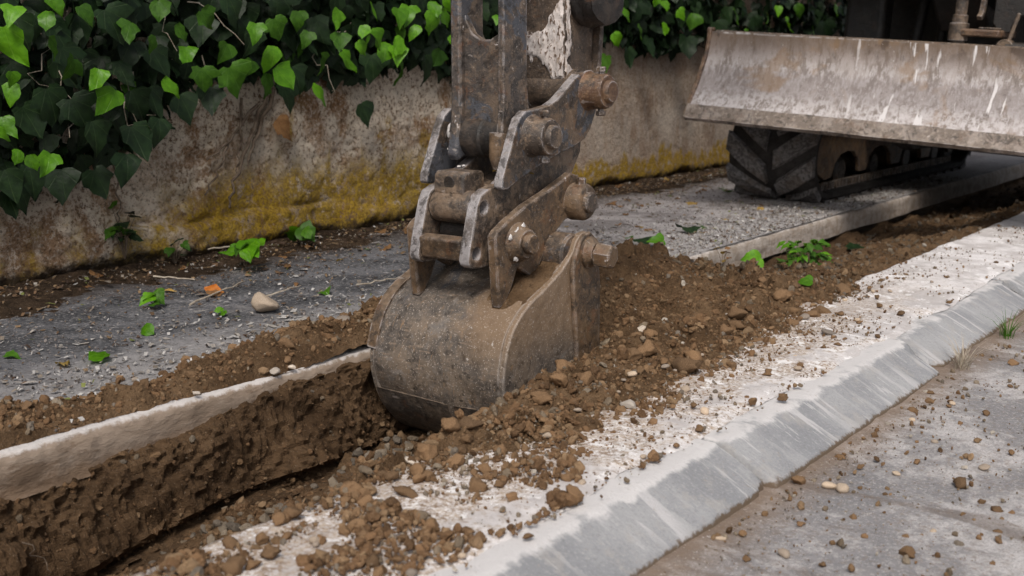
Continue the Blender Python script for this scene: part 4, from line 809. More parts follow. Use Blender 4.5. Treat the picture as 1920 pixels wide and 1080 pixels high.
fallen('m', 'leaf_dark', -2.36, 4.02, .09, 'curled dark dead leaf next to the green leaf behind the bucket', nrm=(.1, -.5, 1), z=.02)
fallen('y', 'leaf_young', -1.86, 3.97, .085, 'green leaf standing on the soil left of the weed clump', z=.0, nrm=(.5, -.9, .6))
fallen('m', 'leaf_mid', -1.80, 4.13, .07, 'dark green leaf against the weed clump', z=-.02, nrm=(.3, -.8, .8))
fallen('y', 'leaf_young', -1.47, 3.53, .055, 'green leaf lying on the far end of the soil heap', z=hz(-1.47, 3.53) + .01, nrm=(.2, -.6, 1))
fallen('m', 'leaf_dark', -1.88, 5.05, .10, 'blackish leaf on the dirt beyond the weed clump', z=-.09)
fallen('m', 'leaf_dark', -2.38, 4.45, .10, 'dark curled leaf on the pale pavement behind the bucket', z=.01)
fallen('n', 'leaf_yellow', -1.79, 2.335, .05, 'dry tan leaf caught inside the coupler', z=.462, nrm=(0, -.4, 1)); fallen('n', 'leaf_yellow', -1.74, 2.36, .06, 'second dry leaf in the coupler, nearer the front plate', z=.465, nrm=(0, -.4, 1))
for k in range(70):
    y = ru(1.3, 8.5); w = float(np.interp(y, [.8, 3, 9], [-2.9, -3.1, -2.8])); x = ru(XW + .03, w + .25)
    fallen(random.choice('nm'), random.choices(['leaf_dead', 'leaf_yellow', 'leaf_mid'], [6, 1.5, 1])[0], x, y, ru(.03, .065), 'withered leaf in the litter along the wall foot', z=.02 if x < -3.2 else .004, nrm=(ru(-.5, .7), ru(-.8, .4), 1), group='withered leaves along the wall')
for k in range(45):
    y = ru(3.6, 6.4); x = ru(-3.2, -2.25); fallen(random.choice('nym'), random.choice(['leaf_dead', 'leaf_yellow', 'leaf_mid', 'leaf_dead']), x, y, ru(.02, .045), 'small leaf scrap on the pale pavement before the track', z=.003, group='leaf scraps before the track')
def litter():
    V, Fc, C = [], [], []; off = 0
    pal = np.array([(.36, .33, .30), (.26, .22, .18), (.16, .10, .06), (.09, .06, .045), (.25, .17, .10), (.55, .53, .51), (.20, .22, .07)])
    for k in range(14500):
        y = ru(1.0, 7.5); 
        if k < 9000: x = -2.10 - abs(random.gauss(0, .32)) * 1.05; w = [5, 3, 1.5, 2, 1, 6, .4]
        else: x = XW + .02 + abs(random.gauss(0, .30)); w = [1.2, 2, 5, 5, 4, .6, .6]
        if not (XW < x < -2.1): continue
        zb = .003 + (.02 if x < -3.25 else 0)
        if x > -2.45: zb = max(zb, float(np.interp(x, [-2.45, -2.3], [.003, .003])))
        L = ru(.003, .011) * (2.2 if random.random() < .08 else 1); wd = L * ru(.12, .55); a = ru(0, 6.28); c, s = math.cos(a), math.sin(a); t = ru(-.004, .008)
        q = [(-L, -wd, 0), (0, -wd * 1.3, t), (L, 0, ru(-.002, .006)), (0, wd * 1.2, t), (-L, wd, 0)]
        V += [(x + c * p[0] - s * p[1], y + s * p[0] + c * p[1], zb + .002 + p[2]) for p in q]; Fc.append((off, off + 1, off + 3, off + 4)); Fc.append((off + 1, off + 2, off + 3)); off += 5
        cc = pal[random.choices(range(7), w)[0]] * ru(.7, 1.2); C += [(*cc, 1)] * 5
    meta(pydata('leaf_litter', V, Fc, 'litter', None, None, C), 'fine straw and leaf litter strewn over the pavement', None, None, 'stuff')
litter()
def twig(a, b, r, label):
    A, B = Vector(a), Vector(b); pts = [A.lerp(B, t / 8) + Vector((ru(-.006, .006), ru(-.006, .006), ru(0, .006))) for t in range(9)]; meta(tube('twig', pts, r, 'twig', None, 6, .5), label, 'twig')
twig((-2.855, 2.187, .008), (-2.999, 2.528, .012), .0035, 'long dry twig beside the orange leaf'); twig((-2.777, 2.423, .006), (-2.797, 2.589, .012), .003, 'pale twig behind the tan stone')
twig((-3.24, 2.347, .03), (-3.119, 2.415, .02), .003, 'thin twig in the litter left of the orange leaf'); twig((-2.682, 2.731, .006), (-2.637, 2.916, .008), .003, 'pale twig on the pavement left of the bucket'); twig((-3.434, 2.737, .05), (-3.35, 2.842, .06), .003, 'twig rising from litter at the wall foot')
rp = [(-2.0 + .012 * math.sin(k * .9), 1.10 + .055 * k / 9 + .01 * math.sin(k * 1.3), -.145 - .075 * k / 9) for k in range(10)]; meta(tube('root', [(p[0] + .03, p[1], p[2]) for p in rp], .0015, 'stem', None, 5, .5), 'thin root hanging from the trench side', 'root')
def sprig(name, base, n, h, spread, sz, mats, label, cat='plant', kind='y', group=None):
    e = meta(empty(name, base), label, cat, group)
    for k in range(n):
        a = ru(0, 6.28); t = Vector(base) + Vector((math.cos(a) * spread * ru(.3, 1), math.sin(a) * spread * ru(.3, 1), h * ru(.35, 1)))
        m = Vector(base).lerp(t, .5) + Vector((0, 0, h * .15)); tube('stem', [base, m, t], .0013, 'stem' if 'dead' in mats[0] else 'stem', e, 5, .6)
        leaf('leaf', kind, random.choice(mats), t, sz * ru(.7, 1.2), (math.cos(a), math.sin(a), ru(-.6, .2)), (ru(-.3, .5), ru(-.9, 0), 1), e)
    return e
sprig('ivy_sprig', (-3.22, 2.72, .01), 7, .09, .09, .085, ['leaf_young', 'leaf_mid', 'leaf_young'], 'ivy sprig with broad green leaves at the foot of the wall')
sprig('ivy_sprig', (-3.40, 3.16, .01), 5, .07, .08, .085, ['leaf_mid', 'leaf_young'], 'smaller green sprig by the wall, nearest the excavator')
sprig('seedling', (-2.95, 2.13, .005), 5, .035, .035, .045, ['leaf_young', 'leaf_mid'], 'small bright seedling at the end of the long twig')
sprig('seedling', (-2.70, 2.19, .003), 3, .02, .015, .03, ['leaf_young'], 'tiny seedling on the pavement left of the tan stone')
sprig('wall_weed', (-3.50, 2.42, .05), 22, .20, .055, .045, ['leaf_dark', 'leaf_mid', 'leaf_dark'], 'dark small leaved weed growing up the wall')
sprig('wall_weed', (-3.46, 2.60, .01), 9, .09, .06, .04, ['leaf_mid', 'leaf_dark'], 'low green weed at the wall foot below the roots')
w = sprig('weed_clump', (-1.80, 4.32, -.09), 60, .12, .11, .05, ['leaf_young', 'leaf_mid', 'leaf_mid'], 'bright green weed clump in the trench below the pavement step', 'weed', 'n')
sprig('weed', (-2.02, 4.05, -.06), 6, .09, .03, .03, ['leaf_dead', 'leaf_yellow'], 'thin brown dried weed against the pavement step', 'weed', 'n')
def grass_tuft(base, n, h, label, mats):
    e = meta(empty('grass_tuft', base), label, 'grass tuft'); V, Fc, off = [], [], 0
    for k in range(n):
        a = ru(0, 6.28); r = ru(0, .035); L = h * ru(.4, 1.2); w_ = ru(.0012, .0025); x, y = base[0] + r * math.cos(a) * .6, base[1] + r * math.sin(a); ln = ru(.2, 1.1)
        for j in range(4):
            t = j / 3; q = (x + math.cos(a) * L * ln * t * t, y + math.sin(a) * L * ln * t * t, base[2] + L * t * (1 - .3 * ln * t)); ww = w_ * (1 - t * .85); V += [(q[0] - math.sin(a) * ww, q[1] + math.cos(a) * ww, q[2]), (q[0] + math.sin(a) * ww, q[1] - math.cos(a) * ww, q[2])]
        for j in range(3): Fc.append((off + 2 * j, off + 2 * j + 1, off + 2 * j + 3, off + 2 * j + 2))
        off += 8
    pydata('blades', V, Fc, mats, e)
    return e
grass_tuft((-.862, 3.17, ZR), 60, .09, 'dry brown grass tuft at the kerb joint', 'twig'); grass_tuft((-.862, 3.62, ZR), 40, .08, 'green grass tuft at the kerb by the right edge', 'leaf_mid')

# ------------------------------------------------------------------ the excavator
exc = meta(empty('excavator', (-1.75, 6.8, 0)), 'muddy tracked excavator digging the trench with its bucket', 'excavator')
XL, XR = -2.02, -1.60
SH = [(2.42, .262), (2.38, .250), (2.337, .233), (2.26, .195), (2.206, .172), (2.165, .145), (2.132, .110), (2.112, .066), (2.099, .01), (2.103, -.05), (2.128, -.115), (2.165, -.165), (2.22, -.21), (2.31, -.25), (2.46, -.29)]
def smoothpath(P, n=4):
    P = [Vector((a, b, 0)) for a, b in P]; out = []
    for i in range(len(P) - 1):
        p0, p1, p2, p3 = P[max(i - 1, 0)], P[i], P[i + 1], P[min(i + 2, len(P) - 1)]
        for k in range(n):
            t = k / n; out.append(.5 * ((2 * p1) + (p2 - p0) * t + (2 * p0 - 5 * p1 + 4 * p2 - p3) * t * t + (3 * p1 - p0 - 3 * p2 + p3) * t ** 3))
    out.append(P[-1]); return [(v.x, v.y) for v in out]
def offset(P, d):
    out = []
    for i in range(len(P)):
        a, b = P[max(i - 1, 0)], P[min(i + 1, len(P) - 1)]; tx, ty = b[0] - a[0], b[1] - a[1]; L = math.hypot(tx, ty); out.append((P[i][0] + ty / L * d, P[i][1] - tx / L * d))
    return out
SHS = smoothpath(SH, 4)
def shell(name, path, th, x0, x1, mat, parent, nx=24, dent=.0, bev=0):
    """bent sheet of thickness th along a YZ path (outer side = path), between x0 and x1"""
    inn = offset(path, th); n = len(path); xs = np.linspace(x0, x1, nx + 1); v, f = [], []
    for x in xs:
        for (y, z) in path:
            d = dent * float(fbm(x * 9, y * 9, z * 9, 3)); v.append((x, y + d, z + d * .6))
        for (y, z) in inn: v.append((x, y, z))
    m = 2 * n
    for i in range(nx):
        a, b = i * m, (i + 1) * m
        for k in range(n - 1):
            f.append((a + k, b + k, b + k + 1, a + k + 1)); f.append((a + n + k + 1, b + n + k + 1, b + n + k, a + n + k))
        f.append((a, a + n, b + n, b)); f.append((a + n - 1, b + n - 1, b + 2 * n - 1, a + 2 * n - 1))
    for a in (0, nx * m):
        for k in range(n - 1): f.append((a + k, a + k + 1, a + n + k + 1, a + n + k) if a == 0 else (a + k + 1, a + k, a + n + k, a + n + k + 1))
    return pydata(name, v, f, mat, parent, 38)
bucket = shell('bucket', SHS, -.012, XL + .012, XR - .012, 'bucket', exc, 30, .006)
EARR = [(2.385, .272), (2.398, .297), (2.418, .313), (2.445, .316), (2.468, .298), (2.478, .262), (2.487, .177), (2.486, .058), (2.49, -.12), (2.50, -.30)]
side = smoothpath(SH[2:], 3) + EARR[::-1]
plate('side_plate', side, XR - .014, XR + .004, 'bucket', bucket, .003)
plate('side_plate', side, XL - .004, XL + .014, 'bucket', bucket, .003)
cutter = [(2.375, .262), (2.398, .297), (2.418, .313), (2.445, .316), (2.468, .298), (2.480, .262), (2.492, .177), (2.492, .058), (2.495, -.12), (2.50, -.29), (2.42, -.28), (2.40, -.1), (2.388, .03), (2.372, .16), (2.366, .22)]
plate('side_cutter', cutter, XR + .003, XR + .017, 'steel_mud', bucket, .005, seg=3)
# caked, flaking wear strip along the left edge
sp = SHS[9:32]; strip = shell('wear_strip', offset(sp, .006), -.006, XL - .008, XL + .024, 'steel_mud', bucket, 3, .004)
shell('heel_plate', offset(SHS[38:54], .004), -.004, XL + .004, XR - .008, 'heel', bucket, 12, .003)
for k in range(4): plate('tooth', [(2.44, -.30), (2.50, -.27), (2.60, -.34)], XL + .03 + k * .105, XL + .075 + k * .105, 'steel', bucket, .004)
cyl('torque_lug', (XR - .085, 2.405, .262), (XR - .01, 2.405, .262), .052, 'steel_paint', bucket, .006)
lathe('corner_boss', (XR + .012, 2.435, .266), (XR + .075, 2.435, .266), [(0, .040), (.012, .040), (.022, .030), (.030, .026)], 'steel_mud', bucket, 20)
lathe('corner_bolt', (XR + .04, 2.437, .262), (XR + .1, 2.443, .258), [(0, .030), (.003, .033), (.042, .031), (.046, .026)], 'steel_mud', bucket, 6, 20)
# dried clay cake on the shell top between the ears and the right edge
def cake():
    y = np.linspace(2.17, 2.39, 40); xs = np.linspace(XR - .13, XR - .006, 30); P = np.array(SHS); o = np.argsort(P[:26, 0]); Yp, Zp = P[:26, 0][o], P[:26, 1][o]
    X, Y = np.meshgrid(xs, y, indexing='ij'); u = (X - xs[0]) / (xs[-1] - xs[0]); v_ = (Y - y[0]) / (y[-1] - y[0]); w_ = np.sin(np.clip(u, 0, 1) * math.pi) ** .5 * np.sin(np.clip(v_, 0, 1) * math.pi) ** .5
    Z = np.interp(Y, Yp, Zp) + w_ * (.009 + .007 * fbm(X * 30, Y * 30, 2, 3)) - .004 * (1 - w_); gridmesh('clay_cake', np.stack([X, Y, Z], -1), 'soil', bucket)
cake()
# bucket ears carrying the lower pins
DEAR = [(2.156, .330), (2.169, .343), (2.204, .361), (2.281, .393), (2.362, .416), (2.445, .445), (2.475, .456), (2.505, .447), (2.528, .422), (2.53, .385), (2.505, .352), (2.447, .338), (2.40, .310), (2.36, .27), (2.335, .236), (2.30, .215), (2.245, .245), (2.222, .20), (2.195, .165), (2.174, .155), (2.166, .21), (2.160, .289)]
for nm, x0, x1 in (('bucket_ear', -1.690, -1.664), ('bucket_ear', -1.945, -1.919)):
    e = plate(nm, DEAR, x0, x1, 'steel_mud', exc, .004, seg=2)
    if x0 > -1.8:
        lathe('pin_boss', (x1 - .002, 2.245, .306), (x1 + .05, 2.245, .306), [(0, .050), (.010, .047), (.016, .040), (.030, .037), (.034, .033)], 'steel_mud', e, 24, 40, .03)
        lathe('pin', (x1 + .03, 2.245, .306), (x1 + .07, 2.245, .306), [(0, .025), (.012, .026), (.018, .022)], 'steel_mud', e, 18, 40, .05)
        lathe('pin_boss', (x1 - .002, 2.487, .383), (x1 + .06, 2.487, .383), [(0, .048), (.034, .047), (.042, .043), (.046, .036)], 'steel_mud', e, 26)
        lathe('pin', (x1 + .04, 2.487, .383), (x1 + .07, 2.487, .383), [(0, .028), (.013, .027), (.017, .023)], 'steel', e, 18)
        lathe('bolt', (x1 + .02, 2.487, .425), (x1 + .02, 2.487, .45), [(0, .014), (.016, .014), (.02, .011)], 'steel_mud', e, 6, 20)
        for (hy, hz_, hr) in [(2.25, .338, .012), (2.228, .335, .009), (2.215, .30, .010), (2.222, .272, .008), (2.20, .325, .006)]: lathe('plaster_splat', (x1 + .011, hy, hz_), (x1 + .04, hy, hz_), [(0, hr * 1.2), (.002, hr * 1.1), (.004, hr * .5)], 'plaster', e, 9, 60, .5)
    else:
        lathe('pin_boss', (x0 + .002, 2.245, .306), (x0 - .05, 2.245, .306), [(0, .050), (.010, .047), (.016, .040), (.030, .037), (.034, .033)], 'steel_mud', e, 24)
cyl('bucket_pin', (-1.93, 2.245, .306), (-1.68, 2.245, .306), .024, 'steel_dark', exc); cyl('bucket_pin', (-1.93, 2.487, .383), (-1.68, 2.487, .383), .026, 'steel_dark', exc)
# quick coupler
CO = [(2.243, .444), (2.20, .436), (2.170, .424), (2.157, .402), (2.144, .36), (2.130, .31), (2.121, .272), (2.126, .259), (2.140, .252), (2.18, .248), (2.221, .252), (2.26, .275), (2.34, .33), (2.45, .39), (2.553, .445), (2.592, .50), (2.598, .56), (2.58, .60), (2.50, .56), (2.36, .50)]
HOLES = [(2.181, .392, .016), (2.152, .285, .016)]
coup = plate('coupler', CO, -1.748, -1.716, 'steel', exc, .0035, HOLES, 2, 'edge_worn')
plate('coupler_ear', CO, -1.905, -1.873, 'steel', coup, .0035, HOLES, 2, 'edge_worn')
box('cross_bar', (-1.874, 2.126, .268), (-1.747, 2.160, .322), 'steel_mud', coup, .006, 3, Euler((.25, 0, 0)))
lk = plate('lock_block', [(2.190, .405), (2.172, .420), (2.176, .466), (2.186, .474), (2.25, .474), (2.26, .465), (2.26, .38), (2.20, .38)], -1.868, -1.775, 'steel', coup, .006, (), 3)
lathe('lock_barrel', (-1.872, 2.197, .388), (-1.752, 2.197, .388), [(0, .036), (.006, .041), (.114, .041), (.12, .036)], 'steel', coup, 26, 40, .02)
cyl('lock_hole_disc', (-1.818, 2.1725, .447), (-1.818, 2.185, .448), .0165, 'steel_dark', lk, .001)  # solid dark disc on the block, its colour standing in for a hole's shade
lathe('roller', (-1.872, 2.23, .325), (-1.749, 2.23, .325), [(0, .03), (.004, .034), (.119, .034), (.123, .03)], 'steel_dark', coup, 22)
box('coupler_floor', (-1.874, 2.27, .430), (-1.747, 2.53, .448), 'steel', coup, .004, 2, Euler((.24, 0, 0)))
BO = [(2.224, .433), (2.216, .440), (2.219, .460), (2.246, .516), (2.270, .570), (2.288, .600), (2.315, .617), (2.365, .621), (2.411, .627), (2.445, .640), (2.478, .660), (2.511, .682), (2.545, .702), (2.585, .709), (2.617, .701), (2.638, .675), (2.640, .645), (2.622, .60), (2.60, .56), (2.574, .536), (2.52, .517), (2.473, .508), (2.40, .490), (2.344, .472), (2.28, .45), (2.24, .433)]
for x0, x1 in ((-1.716, -1.690), (-1.951, -1.925)):
    e = plate('hanger_plate', BO, x0, x1, 'steel_paint', coup, .003, (), 2, 'edge_worn')
    if x0 > -1.8:
        for (y, z, r, L) in ((2.343, .555, .047, .058), (2.591, .658, .046, .062)):
            b = lathe('pin_boss', (x1 - .003, y, z), (x1 + L, y, z), [(0, r + .008), (.008, r + .002), (.014, r), (L - .008, r * .97), (L, r * .88)], 'steel' if r > .0465 else 'steel_rust', coup, 30, 40, .01)
            lathe('pin', (x1 + L - .012, y, z), (x1 + L + .02, y, z), [(0, .030), (.018, .030), (.023, .026)], 'steel' if r > .0465 else 'steel_rust', coup, 22)
            for sgn in (1, -1):
                lathe('bolt', (x1 + L * .58, y, z + sgn * (r - .004)), (x1 + L * .58, y, z + sgn * (r + .03)), [(0, .008), (.008, .008), (.0085, .013), (.018, .013), (.021, .010)], 'steel', coup, 6, 20)
cyl('hanger_pin', (-1.93, 2.343, .555), (-1.70, 2.343, .555), .03, 'steel_dark', coup); cyl('hanger_pin', (-1.93, 2.591, .658), (-1.70, 2.591, .658), .03, 'steel_dark', coup)
# bucket link in front of the stick
FL = [(2.262, .505), (2.275, .490), (2.292, .497), (2.375, .53), (2.392, .56), (2.385, .62), (2.376, .70), (2.376, 1.32), (2.34, 1.37), (2.29, 1.35), (2.281, 1.2), (2.281, .62), (2.272, .56)]
link = plate('bucket_link', FL, -1.751, -1.733, 'steel_link', exc, .003, (), 2)
plate('link_flange', FL, -1.900, -1.868, 'steel_link', link, .006, (), 2)
bm_out = []
WEB = [(-1.873, .52), (-1.75, .52), (-1.75, .815), (-1.765, .80), (-1.79, .787), (-1.82, .787), (-1.845, .802), (-1.862, .83), (-1.873, .86)]
def web():
    v = [(x, 2.300, z) for x, z in WEB] + [(x, 2.322, z) for x, z in WEB]; n = len(WEB); f = [tuple(range(n)), tuple(range(2 * n - 1, n - 1, -1))] + [(i, i + n, (i + 1) % n + n, (i + 1) % n) for i in range(n)]
    bevel(pydata('web_plate', v, f, 'steel_link', link, 35), .003)
web()
lathe('link_bush', (-1.912, 2.325, .548), (-1.742, 2.325, .548), [(0, .044), (.006, .050), (.10, .052), (.105, .047), (.165, .047), (.17, .042)], 'steel_dark', link, 30, 40, .02)
lathe('weld_lug', (-1.748, 2.29, .56), (-1.748, 2.268, .47), [(0, .03), (.03, .026), (.06, .02), (.088, .008)], 'steel_mud', link, 12, 50, .1)
lathe('plaster_splat', (-1.895, 2.288, .562), (-1.899, 2.270, .566), [(0, .023), (.006, .022), (.012, .016), (.013, .007), (.008, .004)], 'plaster', link, 13, 60, .22)
for (dx, dz, r) in [(-.008, -.045, .004), (.055, -.01, .003), (.02, -.075, .0035), (.035, -.072, .003), (-.012, -.032, .0035), (.056, .004, .003)]: lathe('plaster_splat', (-1.895 + dx, 2.284, .55 + dz), (-1.895 + dx, 2.268, .55 + dz), [(0, r), (.004, r), (.008, r * .5)], 'plaster', link, 8, 60, .2)
lathe('link_bush', (-1.92, 2.33, 1.32), (-1.72, 2.33, 1.32), [(0, .05), (.2, .05)], 'steel_dark', link, 20)
# stick
def stick():
    P = [(2.545, .70), (2.545, 1.30), (2.50, 2.05), (2.56, 2.30), (2.80, 2.34), (2.86, 2.05), (2.70, 1.2), (2.680, .80), (2.672, .655), (2.655, .60), (2.61, .575), (2.565, .59), (2.545, .63)]
    s = plate('stick', P, -1.885, -1.738, 'steel_splat', exc, .004, (), 2)
    plate('rear_flange', [(2.672, .70), (2.684, .80), (2.704, 1.2), (2.86, 2.05), (2.875, 2.05), (2.718, 1.2), (2.698, .80), (2.686, .70)], -1.905, -1.716, 'steel_splat', s, .003)
    lathe('stick_end_bush', (-1.915, 2.591, .658), (-1.718, 2.591, .658), [(0, .052), (.004, .056), (.193, .056), (.197, .052)], 'steel_splat', s, 28)
    lathe('idler_boss', (-1.95, 2.635, .905), (-1.655, 2.635, .905), [(0, .06), (.01, .082)] + [(.02 + .022 * k, .080 + .006 * math.sin(k * 2.1)) for k in range(12)] + [(.285, .08), (.295, .06)], 'steel_dark', s, 30, 60, .06)
    lathe('grease_collar', (-1.70, 2.635, .912), (-1.655, 2.635, .912), [(0, .085), (.01, .088), (.03, .086), (.04, .07)], 'steel_dark', s, 26, 60, .05)
    for x in (-1.945, -1.715): plate('idler_link', [(2.60, .89), (2.66, .89), (2.68, .95), (2.42, 1.36), (2.36, 1.40), (2.30, 1.36), (2.31, 1.29)], x, x + .022, 'steel_dark', s, .005)
    # plaster scabs on the stick's front and side
    def scab(pts, x=None, y=None, seed=1):
        n = 46; a = np.array(pts); u0, u1, w0, w1 = a[:, 0].min(), a[:, 0].max(), a[:, 1].min(), a[:, 1].max(); U, W = np.meshgrid(np.linspace(u0, u1, n), np.linspace(w0, w1, n), indexing='ij')
        D = np.full(U.shape, 9.0); k = len(a); ins = np.zeros(U.shape, bool)
        for i in range(k):
            p, q = a[i], a[(i + 1) % k]; t = np.clip(((U - p[0]) * (q[0] - p[0]) + (W - p[1]) * (q[1] - p[1])) / ((q - p) @ (q - p)), 0, 1); D = np.minimum(D, np.hypot(U - p[0] - t * (q[0] - p[0]), W - p[1] - t * (q[1] - p[1])))
            c = ((p[1] > W) != (q[1] > W)) & (U < (q[0] - p[0]) * (W - p[1]) / (q[1] - p[1] + 1e-9) + p[0]); ins ^= c
        sd = np.where(ins, D, -D) + .010 * fbm(U * 45, W * 45, seed, 4); h = np.clip(sd * .9, -.01, .004) + .0025 * fbm(U * 90, W * 60, seed + 3, 3)
        V = np.stack([np.full_like(U, x) + h if x is not None else U, np.full_like(U, y) - h if y is not None else U, W], -1)
        gridmesh('plaster_scab', V, 'plaster_old', s, True, sd > -.001)
    t = NT('old_plaster'); n2 = t.noise(70, 5, .7, t.vmul(t.pos, (1, 1, .5))); n3 = t.noise(120, 3, .6, t.vmul(t.pos, (1, 1, .4)))
    c = t.mix(t.rng(t.noise(12, 5, .6), .4, .62), (.56, .50, .47), (.70, .645, .62)); c = t.mix(t.rng(n3, .54, .62), c, (.14, .095, .07)); c = t.mix(t.math('MULTIPLY', t.rng(n2, .56, .64), .7), c, (.30, .22, .16))
    MT['plaster_old'] = t.end(c, .95, t.bump(n3, .7, .006), .1)
    scab([(-1.88, .80), (-1.80, .815), (-1.775, .86), (-1.755, .89), (-1.745, .95), (-1.738, .95), (-1.738, .69), (-1.775, .685), (-1.81, .735), (-1.88, .755)], y=2.5435, seed=2)
    scab([(2.545, .95), (2.57, .95), (2.566, .87), (2.572, .78), (2.56, .74), (2.575, .70), (2.60, .695), (2.565, .66), (2.545, .69)], x=-1.7365, seed=5)
    return s
stick()
# ---- the machine itself stands with its right track down on the road, so it leans a little
XF = Matrix.Translation((-2.54, 0, 0)) @ Matrix.Rotation(math.radians(3.5), 4, 'Y') @ Matrix.Translation((2.54, 0, 0))
BP = [(5.215, .455), (5.238, .495), (5.272, .54), (5.318, .605), (5.362, .68), (5.392, .755), (5.404, .82), (5.408, .850)]
BPs = smoothpath(BP, 4); blade = shell('dozer_blade', BPs, .02, -2.85, -.65, 'blade', exc, 120, .007)
ce = shell('cutting_edge', [(5.186, .432), (5.194, .442), (5.208, .466), (5.226, .497)], .026, -2.857, -.645, 'edge_bar', blade, 60, .003)
plate('end_plate', [(5.206, .44), (5.262, .54), (5.308, .61), (5.350, .69), (5.380, .755), (5.392, .82), (5.392, .868), (5.44, .868), (5.47, .80), (5.46, .60), (5.36, .45), (5.26, .425)], -2.872, -2.851, 'steel_rust', blade, .005)
plate('end_plate', [(5.206, .44), (5.262, .54), (5.308, .61), (5.350, .69), (5.380, .755), (5.392, .82), (5.392, .868), (5.44, .868), (5.47, .80), (5.46, .60), (5.36, .45), (5.26, .425)], -.649, -.628, 'steel_rust', blade, .005)
cyl('top_rail', (-2.85, 5.452, .837), (-.65, 5.452, .837), .02, 'steel_splat', blade); box('back_beam', (-2.82, 5.40, .60), (-.68, 5.50, .72), 'steel_dark', blade, .01)
for x in (-2.20, -1.36):
    plate('push_arm', [(5.44, .70), (5.44, .52), (6.5, .26), (6.9, .26), (6.9, .42), (6.4, .44)], x, x + .07, 'machine_dark', blade, .008)
def track(xc, nm='track'):
    yF, yR, zc, rb = 5.79, 8.05, .262, .228; half = .235; Ls = yR - yF; per = 2 * Ls + 2 * math.pi * rb
    def path(s, r):                                                    # s measured along the belt, from the bottom front going forward and up
        s = s % per; a = math.pi * rb
        if s < a: q = s / rb; return (yF - (rb + r) * math.sin(q), zc - (rb + r) * math.cos(q))
        s -= a
        if s < Ls: return (yF + s, zc + rb + r)
        s -= Ls
        if s < a: q = s / rb; return (yR + (rb + r) * math.sin(q), zc + (rb + r) * math.cos(q))
        s -= a; return (yR - s, zc - rb - r)
    N = 150; v, f = [], []; sec = [(-half, -.03), (-half, -.004), (-half + .012, .004), (0, .006), (half - .012, .004), (half, -.004), (half, -.03)]
    for i in range(N):
        for (dx, r) in sec: y, z = path(per * i / N, r); v.append((xc + dx, y, z))
    m = len(sec)
    for i in range(N):
        for k in range(m): f.append((i * m + k, i * m + (k + 1) % m, ((i + 1) % N) * m + (k + 1) % m, ((i + 1) % N) * m + k))
    t = pydata(nm, v, f, 'rubber', exc, 50)
    nl = int(per / .165); pitch = per / nl
    for i in range(nl):
        for sg in (-1, 1):
            s0 = i * pitch + (pitch * .5 if sg < 0 else 0); vv, ff = [], []; K = 5
            for j in range(K + 1):
                u = j / K; x = sg * (.024 + u * (half - .022)); sh = .15 * u; wd = .052 + .006 * math.sin(u * 3)
                for (ds, r) in ((-wd, .0), (-wd * .78, .030), (wd * .78, .030), (wd, .0)):
                    y, z = path(s0 + sh + ds, r + .003); vv.append((xc + x, y, z))
            for j in range(K):
                for k in range(3): a = j * 4 + k; ff.append((a, a + 1, a + 5, a + 4))
            ff.append((0, 1, 2, 3)); ff.append((K * 4 + 3, K * 4 + 2, K * 4 + 1, K * 4)); bevel(pydata('lug', vv, ff, 'lug', t, 35), .004)
    # frame, idler, rollers, guide teeth
    for sg in (-1, 1):
        x = xc + sg * .165; out = [(5.66, .20), (5.66, .33), (5.74, .40), (8.0, .42), (8.2, .33), (8.2, .2)]
        out += [(8.0, .13)]
        for cy_ in (7.75, 7.2, 6.65, 6.15):
            out += [(cy_ + .20, .13), (cy_ + .17, .20), (cy_ + .09, .245), (cy_, .255), (cy_ - .09, .245), (cy_ - .17, .20), (cy_ - .20, .13)]
        out += [(5.86, .12)]; plate('track_frame', out, x - .012, x + .012, 'steel_mud', t, .004)
        gv, gf = [], []
        for k in range(46):
            y = 5.85 + k * .048; o_ = len(gv); gv += [(x + a * .012, y + b * .012, c) for c in (.066, .105) for a, b in ((-1, -1), (1, -1), (1, 1), (-1, 1))]; gf += [tuple(o_ + i for i in q) for q in ((0, 1, 2, 3), (4, 7, 6, 5), (0, 4, 5, 1), (1, 5, 6, 2), (2, 6, 7, 3), (3, 7, 4, 0))]
        meta(pydata('guide_teeth', gv, gf, 'steel', t), kind='stuff')
    cyl('idler', (xc - .15, yF, zc), (xc + .15, yF, zc), .19, 'steel_dark', t, .02, 28); cyl('sprocket', (xc - .15, yR, zc), (xc + .15, yR, zc), .19, 'steel_dark', t, .02, 28)
    for y in (6.15, 6.65, 7.2, 7.75): cyl('roller', (xc - .15, y, .145), (xc + .15, y, .145), .075, 'steel_dark', t, .015, 18)
track(-2.54); track(-.96)
box('undercarriage', (-2.36, 6.35, .30), (-1.14, 7.6, .52), 'machine_dark', exc, .03); cyl('slew_ring', (-1.75, 7.0, .52), (-1.75, 7.0, .66), .52, 'machine_dark', exc, .01, 40)
house = plate('house', [(5.95, 1.16), (5.95, 1.6), (6.5, 1.9), (8.6, 1.9), (8.8, 1.5), (8.8, .75), (8.5, .66), (7.1, .66), (7.1, 1.16)], -2.66, -.84, 'machine_dark', exc, .03, (), 3)
box('hose_guard', (-2.52, 6.28, .60), (-2.30, 6.42, 1.17), 'machine_dark', house, .03, 3); cyl('hose', (-2.22, 6.5, .55), (-2.16, 6.5, 1.17), .03, 'machine_dark', house); cyl('hose', (-2.10, 6.6, .55), (-2.08, 6.6, 1.17), .025, 'machine_dark', house)
plate('cab', [(6.7, 1.55), (6.55, 1.9), (6.75, 2.75), (7.9, 2.75), (8.05, 1.55)], -2.58, -1.85, 'machine_dark', exc, .05)
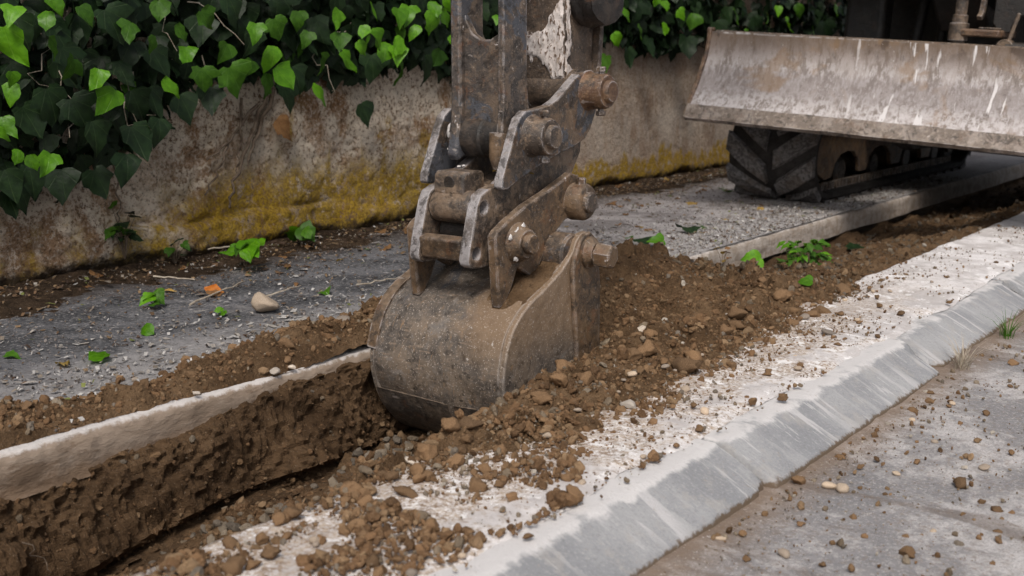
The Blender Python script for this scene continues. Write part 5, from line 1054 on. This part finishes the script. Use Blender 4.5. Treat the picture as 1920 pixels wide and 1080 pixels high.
# swing bracket with its pins just above the blade
XFM = XF.copy(); XF = Matrix.Translation((0, 0, .055)) @ XFM
br = box('swing_bracket', (-1.90, 6.30, .70), (-1.66, 6.75, 1.17), 'machine_dark', exc, .03, 3)
lathe('bracket_pin', (-1.80, 5.93, .70), (-1.80, 5.93, 1.0), [(0, .022), (.09, .022), (.092, .034), (.11, .034), (.112, .046), (.19, .046), (.194, .036), (.23, .036), (.232, .028), (.30, .028)], 'steel', br, 20)
box('bracket_tongue', (-1.80, 5.89, .832), (-1.60, 6.20, .868), 'steel_rust', br, .008); box('grease_plate', (-1.70, 5.90, .870), (-1.615, 5.99, .878), 'steel', br, .003)
plate('hook', [(5.96, .93), (5.99, .95), (6.0, 1.0), (5.98, 1.06), (5.96, 1.10), (5.99, 1.10), (6.02, 1.05), (6.03, .99), (6.01, .93), (5.98, .91)], -1.735, -1.71, 'steel', br, .004)
AR = [(-1.63 + .0, .87)] 
def arch():
    pts = [(-1.66, 1.16), (-1.40, 1.16), (-1.40, .86)] + [(-1.50 + .075 * math.cos(a), .86 + .085 * math.sin(a)) for a in np.linspace(0, math.pi, 13)] + [(-1.63, .86), (-1.66, .9)]
    v = [(x, 5.98, z) for x, z in pts] + [(x, 6.02, z) for x, z in pts]; n = len(pts); f = [tuple(range(n)), tuple(range(2 * n - 1, n - 1, -1))] + [(i, i + n, (i + 1) % n + n, (i + 1) % n) for i in range(n)]
    bevel(pydata('arch_plate', v, f, 'machine_dark', br, 35), .004)
arch()
cyl('linkage_rod', (-1.575, 5.96, .80), (-1.54, 5.96, .95), .009, 'steel', br); cyl('blade_cylinder', (-1.58, 5.95, .785), (-1.2, 5.98, .79), .03, 'machine_dark', exc, .004)
lathe('cylinder_eye', (-1.58, 5.93, .785), (-1.58, 5.99, .785), [(0, .04), (.004, .043), (.056, .043), (.06, .04)], 'steel', br, 20)
XF = Matrix.Identity(4)
# boom, out of the picture above
plate('boom', [(6.35, .95), (6.12, 1.0), (5.7, 1.9), (4.6, 3.0), (2.95, 2.55), (2.72, 2.30), (2.70, 2.15), (2.85, 2.12), (3.1, 2.3), (4.5, 2.62), (5.35, 1.75), (6.2, .86)], -1.93, -1.67, 'machine_dark', exc, .02)
cyl('bucket_cylinder', (-1.82, 2.33, 1.34), (-1.82, 2.36, 2.5), .045, 'machine_dark', exc)
